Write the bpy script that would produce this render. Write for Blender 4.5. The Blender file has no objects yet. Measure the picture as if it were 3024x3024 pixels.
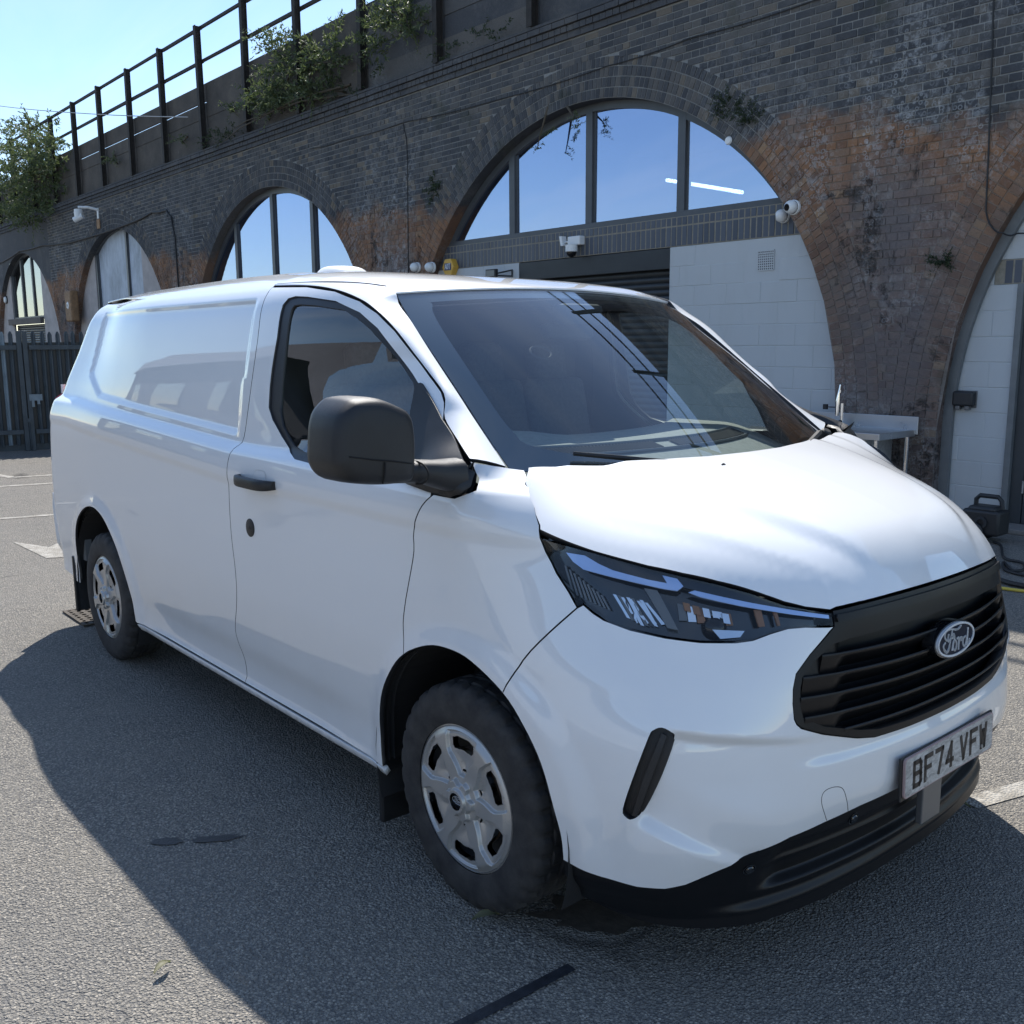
import bpy, math, random
import numpy as np

from mathutils import Vector, Matrix
from mathutils.geometry import delaunay_2d_cdt
R = math.radians
sc = bpy.context.scene; sc.render.engine = 'CYCLES'
COL = sc.collection
rng = np.random.default_rng(7)
random.seed(7)

# ------------------------------------------------------------------ camera
cam = bpy.data.objects.new('camera', bpy.data.cameras.new('camera')); COL.objects.link(cam)
cam.data.sensor_width = 36.0
cam.data.lens = 36.0 * 2882.69 / 3024.0
cam.data.clip_start = 0.05
cam.data.clip_end = 2000.0
_r = Vector((0.64934317, 0.76047351, -0.0057875)); _u = Vector((-0.12555051, 0.11470296, 0.98543407)); _f = Vector((-0.75006035, 0.63915826, -0.16995942))
cam.matrix_world = Matrix(((_r.x, _u.x, -_f.x, 2.13857511), (_r.y, _u.y, -_f.y, -2.61418915), (_r.z, _u.z, -_f.z, 1.65483927), (0, 0, 0, 1)))
sc.camera = cam
CAMP = np.array([2.13857511, -2.61418915, 1.65483927])

# ------------------------------------------------------------------ light
SUN_DIR = Vector((-0.60, 0.46, 1.0)).normalized()      # towards the sun
sun_el = math.asin(SUN_DIR.z)
world = bpy.data.worlds.new('World'); sc.world = world; world.use_nodes = True
wt = world.node_tree; wt.nodes.clear()
w_out = wt.nodes.new('ShaderNodeOutputWorld'); w_bg = wt.nodes.new('ShaderNodeBackground')
sky = wt.nodes.new('ShaderNodeTexSky'); sky.sky_type = 'NISHITA'; sky.sun_disc = False
sky.sun_elevation = sun_el; sky.sun_rotation = math.atan2(SUN_DIR.x, SUN_DIR.y)
sky.air_density = 1.0; sky.dust_density = 0.1; sky.ozone_density = 3.2
w_tc = wt.nodes.new('ShaderNodeTexCoord')
w_sep = wt.nodes.new('ShaderNodeSeparateXYZ'); wt.links.new(w_tc.outputs['Generated'], w_sep.inputs[0])
w_add = wt.nodes.new('ShaderNodeMath'); w_add.operation = 'ADD'; w_add.inputs[1].default_value = 0.18
wt.links.new(w_sep.outputs['Z'], w_add.inputs[0])
w_div = wt.nodes.new('ShaderNodeVectorMath'); w_div.operation = 'DIVIDE'
w_cmb = wt.nodes.new('ShaderNodeCombineXYZ')
for i in range(3): wt.links.new(w_add.outputs[0], w_cmb.inputs[i])
wt.links.new(w_tc.outputs['Generated'], w_div.inputs[0]); wt.links.new(w_cmb.outputs[0], w_div.inputs[1])
w_map = wt.nodes.new('ShaderNodeMapping'); w_map.inputs['Rotation'].default_value = (0, 0, R(35)); w_map.inputs['Scale'].default_value = (0.55, 1.9, 1.0)
wt.links.new(w_div.outputs[0], w_map.inputs[0])
w_n = wt.nodes.new('ShaderNodeTexNoise'); w_n.inputs['Scale'].default_value = 1.3; w_n.inputs['Detail'].default_value = 8; w_n.inputs['Roughness'].default_value = 0.62; w_n.inputs['Distortion'].default_value = 0.6
wt.links.new(w_map.outputs[0], w_n.inputs['Vector'])
w_rmp = wt.nodes.new('ShaderNodeValToRGB'); w_rmp.color_ramp.elements[0].position = 0.43; w_rmp.color_ramp.elements[1].position = 0.82
wt.links.new(w_n.outputs['Fac'], w_rmp.inputs[0])
w_mul = wt.nodes.new('ShaderNodeMath'); w_mul.operation = 'MULTIPLY'; w_mul.inputs[1].default_value = 0.32
wt.links.new(w_rmp.outputs[0], w_mul.inputs[0])
w_mix = wt.nodes.new('ShaderNodeMix'); w_mix.data_type = 'RGBA'
wt.links.new(w_mul.outputs[0], w_mix.inputs[0]); wt.links.new(sky.outputs[0], w_mix.inputs[6]); w_mix.inputs[7].default_value = (5.0, 5.7, 6.6, 1)
wt.links.new(w_mix.outputs[2], w_bg.inputs['Color']); w_bg.inputs['Strength'].default_value = 0.138
wt.links.new(w_bg.outputs[0], w_out.inputs['Surface'])
sun = bpy.data.objects.new('sun', bpy.data.lights.new('sun', 'SUN')); COL.objects.link(sun)
sun.data.energy = 4.6; sun.data.angle = R(0.53); sun.data.color = (1.0, 0.955, 0.89)
sun.location = (-30, 25, 50)
sun.rotation_euler = SUN_DIR.to_track_quat('Z', 'Y').to_euler()
sc.view_settings.view_transform = 'Standard'; sc.view_settings.look = 'None'
sc.view_settings.exposure = 0.58; sc.view_settings.gamma = 1.0
sc.view_settings.use_curve_mapping = False
sc.cycles.max_bounces = 8; sc.cycles.transparent_max_bounces = 10; sc.cycles.glossy_bounces = 4
sc.cycles.use_denoising = True
sc.cycles.sample_clamp_indirect = 6.0

# ------------------------------------------------------------------ materials
class Nt:
    """small builder for node trees"""
    def __init__(s, name):
        s.m = bpy.data.materials.new(name); s.m.use_nodes = True; s.t = s.m.node_tree; s.t.nodes.clear()
        s.out = s.t.nodes.new('ShaderNodeOutputMaterial')
    def n(s, typ, **kw):
        nd = s.t.nodes.new(typ)
        for k, v in kw.items():
            if k == 'ins':
                for kk, vv in v.items():
                    if isinstance(vv, bpy.types.NodeSocket): s.t.links.new(vv, nd.inputs[kk])
                    else: nd.inputs[kk].default_value = vv
            else: setattr(nd, k, v)
        return nd
    def pos(s):
        g = s.n('ShaderNodeNewGeometry'); return g.outputs['Position']
    def noise(s, scale, vec=None, detail=4, rough=0.55, dist=0.0, out='Fac'):
        i = {'Scale': scale, 'Detail': detail, 'Roughness': rough, 'Distortion': dist}
        if vec is not None: i['Vector'] = vec
        return s.n('ShaderNodeTexNoise', ins=i).outputs[out]
    def vor(s, scale, vec=None, feature='F1', out='Distance', rnd=1.0):
        i = {'Scale': scale, 'Randomness': rnd}
        if vec is not None: i['Vector'] = vec
        return s.n('ShaderNodeTexVoronoi', feature=feature, ins=i).outputs[out]
    def ramp(s, fac, stops, interp='LINEAR'):
        r = s.n('ShaderNodeValToRGB', ins={0: fac}); cr = r.color_ramp; cr.interpolation = interp
        while len(cr.elements) > 1: cr.elements.remove(cr.elements[-1])
        for i, (p, c) in enumerate(stops):
            e = cr.elements[0] if i == 0 else cr.elements.new(p)
            e.position = p; e.color = (c, c, c, 1) if isinstance(c, (int, float)) else (*c, 1)
        return r.outputs[0]
    def mix(s, fac, a, b, mode='MIX'):
        m = s.n('ShaderNodeMix', data_type='RGBA', blend_type=mode)
        for k, v in ((0, fac), (6, a), (7, b)):
            if isinstance(v, bpy.types.NodeSocket): s.t.links.new(v, m.inputs[k])
            else: m.inputs[k].default_value = v if isinstance(v, (int, float)) else (*v, 1) if len(v) == 3 else v
        return m.outputs[2]
    def math(s, op, a, b=0.0, c=0.0, clamp=False):
        return s.n('ShaderNodeMath', operation=op, use_clamp=clamp, ins={0: a, 1: b, 2: c}).outputs[0]
    def sep(s, v):
        return s.n('ShaderNodeSeparateXYZ', ins={0: v}).outputs
    def mapping(s, v, scale=(1, 1, 1), loc=(0, 0, 0), rot=(0, 0, 0)):
        return s.n('ShaderNodeMapping', ins={0: v, 'Scale': scale, 'Location': loc, 'Rotation': rot}).outputs[0]
    def bump(s, h, strength=0.5, dist=0.01, normal=None):
        i = {'Height': h, 'Strength': strength, 'Distance': dist}
        if normal is not None: i['Normal'] = normal
        return s.n('ShaderNodeBump', ins=i).outputs[0]
    def bsdf(s, **kw):
        b = s.n('ShaderNodeBsdfPrincipled')
        for k, v in kw.items():
            k = {'color': 'Base Color', 'rough': 'Roughness', 'metal': 'Metallic', 'normal': 'Normal', 'coat': 'Coat Weight', 'coat_rough': 'Coat Roughness', 'coat_ior': 'Coat IOR', 'spec': 'Specular IOR Level', 'sheen': 'Sheen Weight', 'alpha': 'Alpha', 'trans': 'Transmission Weight', 'emit': 'Emission Color', 'estr': 'Emission Strength', 'coat_normal': 'Coat Normal', 'sub': 'Subsurface Weight'}[k]
            if isinstance(v, bpy.types.NodeSocket): s.t.links.new(v, b.inputs[k])
            else: b.inputs[k].default_value = (*v, 1) if isinstance(v, tuple) and len(v) == 3 else v
        return b.outputs[0]
    def done(s, sh, disp=None):
        s.t.links.new(sh, s.out.inputs['Surface']); return s.m

M = {}
def simple(name, color, rough=0.5, metal=0.0, var=0.0, scale=8.0, bump=0.0, bscale=60.0, **kw):
    t = Nt(name); c = color; p = t.pos()
    if var:
        n = t.noise(scale, p, 5, 0.6)
        c = t.mix(t.ramp(n, [(0.3, 0.0), (0.7, 1.0)]), tuple(x * (1 - var) for x in color), tuple(min(1, x * (1 + var)) for x in color))
    if bump: kw['normal'] = t.bump(t.noise(bscale, p, 4, 0.6), bump, 0.004)
    M[name] = t.done(t.bsdf(color=c, rough=rough, metal=metal, **kw)); return M[name]

# van paint: white with clear coat, faint dust low down
t = Nt('white_paint'); p = t.pos(); z = t.sep(p)[2]
dust = t.math('MULTIPLY', t.ramp(z, [(0.0, 1.0), (0.28, 1.0), (0.75, 0.12), (1.0, 0.0)]), t.ramp(t.noise(3.0, p, 6, 0.6), [(0.3, 0.15), (0.75, 1.0)]))
M['paint'] = t.done(t.bsdf(color=t.mix(t.math('MULTIPLY', dust, 0.28), (0.80, 0.81, 0.815), (0.50, 0.47, 0.42)), rough=t.math('ADD', 0.5, t.math('MULTIPLY', dust, 0.2)), coat=1.0, coat_ior=1.75, coat_rough=t.math('ADD', 0.015, t.math('MULTIPLY', dust, 0.05)), spec=0.35))
simple('black_trim', (0.014, 0.0145, 0.016), 0.46, bump=0.25, bscale=700, var=0.15, scale=20)
simple('grille_black', (0.006, 0.0065, 0.008), 0.40, spec=0.35)
simple('gloss_black', (0.010, 0.011, 0.013), 0.10, coat=1.0, coat_rough=0.03)
simple('rubber_and_gap_shade', (0.016, 0.016, 0.018), 0.42)
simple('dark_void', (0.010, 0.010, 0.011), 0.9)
simple('liner', (0.016, 0.016, 0.017), 0.85, bump=0.4, bscale=120)
simple('chrome', (0.72, 0.74, 0.77), 0.10, 1.0)
simple('dash_grey', (0.25, 0.26, 0.25), 0.85, var=0.12, scale=40, bump=0.2, bscale=400)
simple('cab_dark', (0.030, 0.031, 0.034), 0.8)
simple('seat_fabric', (0.05, 0.052, 0.058), 0.9, var=0.25, scale=60)
simple('lamp_grey', (0.15, 0.155, 0.16), 0.3, 0.4)
simple('lamp_amber', (0.24, 0.12, 0.06), 0.2)
simple('drl', (0.42, 0.56, 0.86), 0.06, 0.35, coat=1.0, coat_rough=0.02)
simple('plate_black', (0.012, 0.012, 0.014), 0.45)
simple('plate_edge', (0.42, 0.30, 0.29), 0.5)
t = Nt('plate_face'); p = t.pos()
g = t.noise(22, t.mapping(p, (1, 1.0, 2.6), rot=(R(35), 0, 0)), 6, 0.7, 1.4)
M['plate'] = t.done(t.bsdf(color=t.ramp(g, [(0.30, (0.16, 0.155, 0.15)), (0.5, (0.42, 0.41, 0.39)), (0.7, (0.60, 0.59, 0.57))]), rough=0.45))
simple('badge_blue', (0.005, 0.010, 0.026), 0.35, spec=0.3)
simple('badge_silver', (0.66, 0.68, 0.70), 0.40, 0.1)
# tyre
t = Nt('tyre'); p = t.pos()
M['tyre'] = t.done(t.bsdf(color=t.mix(t.ramp(t.noise(14, p, 6, 0.65), [(0.35, 0.0), (0.8, 1.0)]), (0.018, 0.018, 0.020), (0.060, 0.058, 0.055)), rough=0.78, normal=t.bump(t.noise(260, p, 3, 0.6), 0.3, 0.002)))
# silver wheel trim, scuffed
t = Nt('wheel_silver'); p = t.pos()
sp = t.ramp(t.noise(42, p, 5, 0.7), [(0.60, 0.0), (0.72, 1.0)])
M['trim_silver'] = t.done(t.bsdf(color=t.mix(t.math('MULTIPLY', sp, 0.5), (0.46, 0.455, 0.44), (0.24, 0.22, 0.19)), rough=t.math('ADD', 0.36, t.math('MULTIPLY', sp, 0.25)), metal=0.55))
simple('brake_rust', (0.15, 0.10, 0.07), 0.7, 0.3, var=0.4, scale=30)
def glass(name, tint, f0=0.05, rough=0.0, boost=1.0, bumpy=0.0, gcol=(1, 1, 1)):
    t = Nt(name)
    bf = t.n('ShaderNodeNewGeometry').outputs['Backfacing']
    fr = t.n('ShaderNodeFresnel', ins={'IOR': t.math('ADD', 1.5, t.math('MULTIPLY', bf, -0.8333))})
    fac = t.math('ADD', t.math('MULTIPLY', fr.outputs[0], boost), f0 - 0.04, clamp=True)
    gi = {'Color': (*gcol, 1), 'Roughness': rough}
    if bumpy: gi['Normal'] = t.bump(t.noise(0.9, t.pos(), 2, 0.5), bumpy, 0.05)
    gl = t.n('ShaderNodeBsdfGlossy', ins=gi); tr = t.n('ShaderNodeBsdfTransparent', ins={'Color': (*tint, 1)})
    mx = t.n('ShaderNodeMixShader', ins={0: fac, 1: tr.outputs[0], 2: gl.outputs[0]})
    M[name] = t.done(mx.outputs[0]); return M[name]
glass('screen_glass', (0.84, 0.91, 0.89), 0.075, boost=1.6)
glass('tinted_glass', (0.20, 0.25, 0.26), 0.075, boost=1.5)
glass('lamp_lens', (0.90, 0.92, 0.93), 0.035, boost=0.7)
glass('arch_glass', (0.35, 0.42, 0.52), 0.50, boost=1.0, bumpy=0.06, gcol=(0.66, 0.76, 1.0))
glass('old_glass', (0.20, 0.22, 0.24), 0.20, boost=1.0, bumpy=0.08)

# asphalt
t = Nt('asphalt'); p = t.pos()
cell = t.n('ShaderNodeTexVoronoi', ins={'Vector': p, 'Scale': 120.0}); cd = cell.outputs['Distance']; cc = cell.outputs['Color']
cell2 = t.n('ShaderNodeTexVoronoi', ins={'Vector': p, 'Scale': 210.0})
tone = t.sep(cc)[0]
big = t.noise(0.55, p, 6, 0.62); mid = t.noise(3.2, p, 6, 0.65)
stone = t.ramp(tone, [(0.0, (0.205, 0.192, 0.170)), (0.5, (0.325, 0.300, 0.258)), (0.86, (0.43, 0.392, 0.332)), (1.0, (0.60, 0.545, 0.455))])
base = t.mix(t.ramp(cd, [(0.35, 0.0), (0.75, 1.0)]), stone, (0.13, 0.126, 0.12))
base = t.mix(t.ramp(mid, [(0.35, 0.0), (0.7, 0.45)]), base, (0.30, 0.276, 0.236))
base = t.mix(t.ramp(big, [(0.3, 0.35), (0.62, 0.0)]), base, (0.20, 0.196, 0.190), 'MIX')
crackd = t.n('ShaderNodeTexVoronoi', feature='DISTANCE_TO_EDGE', ins={'Vector': t.mix(0.12, p, t.noise(2.2, p, 4, 0.6, out='Color'), 'ADD'), 'Scale': 0.42})
crk = t.math('MULTIPLY', t.ramp(crackd.outputs[0], [(0.0, 1.0), (0.006, 0.7), (0.012, 0.0)]), t.ramp(t.noise(0.8, p, 3), [(0.55, 0.0), (0.62, 1.0)]))
base = t.mix(t.math('MULTIPLY', crk, 0.7), base, (0.03, 0.03, 0.03))
h = t.math('ADD', t.math('MULTIPLY', t.ramp(cd, [(0.1, 1.0), (0.8, 0.0)]), 0.75), t.math('MULTIPLY', t.ramp(cell2.outputs['Distance'], [(0.1, 1.0), (0.8, 0.0)]), 0.35))
h = t.math('SUBTRACT', h, t.math('MULTIPLY', t.noise(38, p, 4, 0.7), 0.9))
h = t.math('SUBTRACT', h, crk)
M['asphalt'] = t.done(t.bsdf(color=base, rough=0.86, spec=0.35, normal=t.bump(h, 1.0, 0.011)))
t = Nt('worn_line'); p = t.pos()
wear = t.math('MULTIPLY', t.ramp(t.noise(9, p, 8, 0.75), [(0.44, 0.0), (0.64, 1.0)]), t.ramp(t.noise(1.3, p, 4), [(0.35, 0.35), (0.6, 1.0)]))
cell = t.n('ShaderNodeTexVoronoi', ins={'Vector': p, 'Scale': 95.0})
M['line'] = t.done(t.bsdf(color=t.mix(wear, (0.27, 0.25, 0.215), (0.62, 0.60, 0.55)), rough=0.8, normal=t.bump(t.ramp(cell.outputs['Distance'], [(0.1, 1.0), (0.8, 0.0)]), 0.8, 0.008)))
simple('tar', (0.028, 0.030, 0.036), 0.42, var=0.4, scale=30, bump=0.6, bscale=70)
simple('damp', (0.035, 0.034, 0.034), 0.45, bump=0.9, bscale=120)
simple('mud_patch', (0.075, 0.062, 0.048), 0.85, var=0.35, scale=25, bump=0.7, bscale=60)

# old brick, soot above, red below, salts and black crust
def brick_material(name, mortar=False):
    t = Nt(name); p = t.pos(); x, y, z = t.sep(p)
    oi = t.n('ShaderNodeObjectInfo').outputs['Random']; at = t.n('ShaderNodeAttribute', attribute_name='tone').outputs['Fac']
    tone = t.math('FRACT', t.math('ADD', t.math('MULTIPLY', oi, 7.31), at))
    n_big = t.noise(0.55, p, 5, 0.6); n_mid = t.noise(2.3, p, 6, 0.65); n_fine = t.noise(11, p, 6, 0.7, 0.5); n_vf = t.noise(60, p, 5, 0.7)
    # distance along a bay: 0 at the middle of a pier, 1 at an arch crown
    bay = t.math('ABSOLUTE', t.math('SUBTRACT', t.math('FRACT', t.math('ADD', t.math('DIVIDE', t.math('ADD', x, 2.686), 8.4), 0.5)), 0.5))
    pier = t.math('SUBTRACT', 1.0, t.math('MULTIPLY', bay, 2.0))
    # red zone: spandrel up to about 3.6 m
    zr = t.math('ADD', z, t.math('ADD', t.math('MULTIPLY', t.math('SUBTRACT', n_mid, 0.5), 0.9), t.math('MULTIPLY', t.math('SUBTRACT', n_big, 0.5), 1.6)))
    red = t.math('MULTIPLY', t.ramp(t.math('DIVIDE', zr, 6.0), [(0.0, 0.35), (0.38, 0.75), (0.52, 1.0), (0.585, 1.0), (0.625, 0.0)]), t.ramp(pier, [(0.40, 0.15), (0.62, 1.0)]))
    soot = t.ramp(tone, [(0.0, (0.055, 0.058, 0.065)), (0.4, (0.072, 0.075, 0.082)), (0.75, (0.100, 0.098, 0.097)), (0.93, (0.125, 0.115, 0.105)), (1.0, (0.175, 0.145, 0.110))])
    reds = t.ramp(tone, [(0.0, (0.165, 0.092, 0.060)), (0.3, (0.235, 0.124, 0.070)), (0.65, (0.275, 0.150, 0.085)), (0.88, (0.200, 0.125, 0.088)), (1.0, (0.31, 0.195, 0.115))])
    if mortar:
        soot = t.mix(n_fine, (0.17, 0.172, 0.172), (0.30, 0.30, 0.29)); reds = t.mix(n_fine, (0.17, 0.110, 0.075), (0.27, 0.20, 0.15))
    col = t.mix(red, soot, reds)
    # grey weathered film over the middle of the pier below 3 m
    film = t.math('MULTIPLY', t.math('MULTIPLY', t.ramp(pier, [(0.80, 0.0), (0.94, 1.0)]), t.ramp(t.math('DIVIDE', zr, 6.0), [(0.15, 0.7), (0.45, 1.0), (0.56, 0.0)])), t.ramp(n_mid, [(0.28, 0.2), (0.55, 1.0)]))
    col = t.mix(t.math('MULTIPLY', film, 0.85), col, t.mix(n_fine, (0.085, 0.080, 0.090), (0.20, 0.185, 0.185)))
    # black crust and blown faces
    crust = t.math('MULTIPLY', t.ramp(t.noise(1.5, p, 8, 0.72, 0.8), [(0.53, 0.0), (0.60, 1.0)]), t.ramp(t.noise(9.5, p, 6, 0.75, 1.0), [(0.46, 0.0), (0.55, 1.0)]))
    crust = t.math('MULTIPLY', crust, t.ramp(pier, [(0.55, 0.1), (0.85, 1.0)]))
    crust = t.math('MULTIPLY', crust, t.ramp(t.math('DIVIDE', z, 6.0), [(0.1, 1.0), (0.55, 1.0), (0.66, 0.15)]))
    col = t.mix(t.math('MULTIPLY', crust, 0.85), col, (0.024, 0.022, 0.022))
    # lime salts
    ring = t.ramp(t.vor(19, p, out='Distance'), [(0.22, 0.0), (0.34, 1.0), (0.47, 0.0)])
    salt = t.math('MULTIPLY', t.ramp(t.noise(1.15, t.mapping(p, (1, 1, 0.55)), 6, 0.66, 0.7), [(0.47, 0.0), (0.60, 1.0)]), t.math('MAXIMUM', t.ramp(n_fine, [(0.50, 0.0), (0.66, 1.0)]), t.math('MULTIPLY', ring, 0.9)))
    salt = t.math('MULTIPLY', salt, t.ramp(pier, [(0.2, 0.12), (0.7, 0.5), (0.9, 1.0)]))
    salt = t.math('MULTIPLY', salt, t.ramp(t.math('DIVIDE', z, 6.0), [(0.2, 0.65), (0.62, 1.0), (0.80, 0.35)]))
    col = t.mix(t.math('MULTIPLY', salt, 0.78), col, (0.46, 0.47, 0.48))
    # pale smear and green
    green = t.math('MULTIPLY', t.ramp(t.noise(0.9, p, 6, 0.7), [(0.62, 0.0), (0.70, 1.0)]), 0.55)
    col = t.mix(green, col, (0.040, 0.048, 0.030))
    film2 = t.math('MULTIPLY', t.ramp(t.noise(1.9, p, 7, 0.7, 0.4), [(0.50, 0.0), (0.66, 1.0)]), 0.5)
    col = t.mix(film2, col, t.mix(n_vf, (0.095, 0.093, 0.092), (0.165, 0.158, 0.150)))
    col = t.mix(0.35, col, t.ramp(n_vf, [(0.3, 0.55), (0.7, 1.35)]), 'MULTIPLY')
    hh = t.math('ADD', t.math('MULTIPLY', n_fine, 0.7), t.math('MULTIPLY', n_vf, 0.35))
    hh = t.math('SUBTRACT', hh, t.math('MULTIPLY', crust, 0.9))
    M[name] = t.done(t.bsdf(color=col, rough=0.92, spec=0.25, normal=t.bump(hh, 0.9, 0.012)))
brick_material('brick'); brick_material('mortar', True)
t = Nt('engineering_brick'); p = t.pos(); oi = t.n('ShaderNodeObjectInfo').outputs['Random']
M['blue_brick'] = t.done(t.bsdf(color=t.mix(t.math('ADD', t.math('MULTIPLY', oi, 0.7), t.math('MULTIPLY', t.noise(20, p, 4), 0.3)), (0.050, 0.058, 0.078), (0.085, 0.096, 0.120)), rough=0.42, normal=t.bump(t.noise(90, p, 4), 0.3, 0.004)))
simple('buff_mortar', (0.26, 0.235, 0.19), 0.9, var=0.2, scale=25, bump=0.5, bscale=150)
t = Nt('white_masonry'); p = t.pos(); z = t.sep(p)[2]
st = t.math('MULTIPLY', t.ramp(t.noise(3.0, t.mapping(p, (1, 1, 0.25)), 6, 0.7), [(0.50, 0.0), (0.75, 1.0)]), 0.22)
M['white_wall'] = t.done(t.bsdf(color=t.mix(st, (0.49, 0.51, 0.52), (0.36, 0.355, 0.335)), rough=0.75, normal=t.bump(t.math('ADD', t.noise(120, p, 5, 0.7), t.math('MULTIPLY', t.noise(6, p, 3), 0.5)), 0.5, 0.006)))
simple('pink_render', (0.42, 0.38, 0.36), 0.85, var=0.15, scale=4, bump=0.4, bscale=60)
t = Nt('weathered_board'); p = t.pos()
M['board'] = t.done(t.bsdf(color=t.ramp(t.noise(1.6, t.mapping(p, (1.4, 1, 0.6)), 8, 0.72), [(0.32, (0.20, 0.23, 0.27)), (0.55, (0.40, 0.45, 0.52)), (0.75, (0.56, 0.61, 0.68))]), rough=0.55))
simple('frame_grey', (0.075, 0.082, 0.090), 0.45, var=0.12, scale=5)
simple('trim_grey', (0.150, 0.160, 0.165), 0.5, var=0.15, scale=6)
simple('shutter_steel', (0.030, 0.033, 0.036), 0.42, 0.2, var=0.15, scale=4)
simple('door_paint', (0.040, 0.047, 0.053), 0.5, var=0.1, scale=4)
simple('rail_steel', (0.030, 0.026, 0.023), 0.75, 0.2, var=0.35, scale=14, bump=0.4, bscale=60)
t = Nt('parapet_board'); p = t.pos(); 
M['parapet'] = t.done(t.bsdf(color=t.mix(t.ramp(t.noise(16, p, 6, 0.75), [(0.62, 0.0), (0.72, 1.0)]), t.ramp(t.noise(2.2, p, 6, 0.65), [(0.3, (0.050, 0.045, 0.040)), (0.6, (0.085, 0.074, 0.064)), (0.8, (0.12, 0.105, 0.085))]), (0.20, 0.20, 0.19)), rough=0.9, normal=t.bump(t.noise(30, p, 5, 0.7), 0.6, 0.01)))
simple('cable_black', (0.018, 0.018, 0.019), 0.6)
simple('wire_pale', (0.30, 0.31, 0.32), 0.5)
simple('camera_white', (0.72, 0.73, 0.73), 0.4)
simple('camera_lens', (0.01, 0.01, 0.012), 0.08)
simple('alarm_yellow', (0.62, 0.36, 0.055), 0.45, var=0.1, scale=20)
simple('alarm_blue', (0.02, 0.035, 0.12), 0.4)
simple('white_plastic', (0.75, 0.76, 0.76), 0.4)
simple('brown_wood', (0.26, 0.15, 0.075), 0.7, var=0.3, scale=12)
simple('lintel_brown', (0.115, 0.098, 0.085), 0.8, var=0.2, scale=6)
t = Nt('stainless'); p = t.pos()
M['stainless'] = t.done(t.bsdf(color=(0.52, 0.54, 0.56), rough=t.ramp(t.noise(5, p, 6, 0.7), [(0.3, 0.24), (0.7, 0.42)]), metal=0.9))
simple('galvanised', (0.40, 0.41, 0.42), 0.4, 0.7, var=0.2, scale=30)
simple('washer_black', (0.020, 0.021, 0.023), 0.5)
simple('hose_yellow', (0.50, 0.40, 0.06), 0.5)
simple('palisade', (0.060, 0.075, 0.085), 0.55, var=0.25, scale=6)
simple('palisade_bare', (0.20, 0.25, 0.28), 0.45, var=0.2, scale=6)
simple('opposite_brick', (0.055, 0.060, 0.070), 0.9, var=0.25, scale=3)
simple('opposite_roof', (0.10, 0.10, 0.11), 0.8, var=0.2, scale=2)
simple('opposite_white', (0.60, 0.60, 0.58), 0.8, var=0.1, scale=2)
simple('room_grey', (0.20, 0.21, 0.22), 0.9)
t = Nt('lamp_tube'); M['tube'] = t.done(t.bsdf(color=(0.9, 0.9, 0.86), emit=(1.0, 0.93, 0.76), estr=16.0))
def leafmat(name, a, b, c):
    t = Nt(name); p = t.pos(); at = t.n('ShaderNodeAttribute', attribute_name='tone').outputs['Fac']
    col = t.ramp(at, [(0.0, a), (0.6, b), (1.0, c)])
    d = t.bsdf(color=col, rough=0.55); tr = t.n('ShaderNodeBsdfTranslucent', ins={'Color': t.mix(0.5, col, (0.16, 0.22, 0.05))})
    M[name] = t.done(t.n('ShaderNodeMixShader', ins={0: 0.35, 1: d, 2: tr.outputs[0]}).outputs[0])
leafmat('buddleia_leaf', (0.050, 0.072, 0.034), (0.095, 0.122, 0.058), (0.19, 0.205, 0.115))
leafmat('moss_leaf', (0.020, 0.032, 0.020), (0.032, 0.048, 0.028), (0.050, 0.065, 0.036))
leafmat('dead_leaf', (0.12, 0.12, 0.07), (0.16, 0.16, 0.09), (0.2, 0.19, 0.11))
simple('stem', (0.075, 0.060, 0.042), 0.85)

# ------------------------------------------------------------------ mesh helpers
def mesh(name, verts, faces, mat, parent=None, smooth=False, normals=None, loc=None):
    me = bpy.data.meshes.new(name)
    v = np.asarray(verts, float)
    me.from_pydata(v.tolist(), [], [tuple(int(i) for i in f) for f in faces])
    if mat is not None: me.materials.append(mat)
    if smooth or normals is not None:
        me.polygons.foreach_set('use_smooth', [True] * len(me.polygons))
    if normals is not None: me.normals_split_custom_set_from_vertices([tuple(n) for n in normals])
    o = bpy.data.objects.new(name, me); COL.objects.link(o)
    if parent is not None: o.parent = parent
    if loc is not None: o.location = loc
    return o
def thing(name, label, cat, loc=(0, 0, 0), group=None):
    o = bpy.data.objects.new(name, None); COL.objects.link(o); o.location = loc
    o.empty_display_size = 0.2
    o['label'] = label; o['category'] = cat
    if group: o['group'] = group
    return o
def tag(o, label, cat, group=None):
    o['label'] = label; o['category'] = cat
    if group: o['group'] = group
    return o
def copy_tree(o, parent=None):
    c = o.copy(); COL.objects.link(c); c.parent = parent
    for ch in list(o.children): copy_tree(ch, c)
    return c
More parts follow.
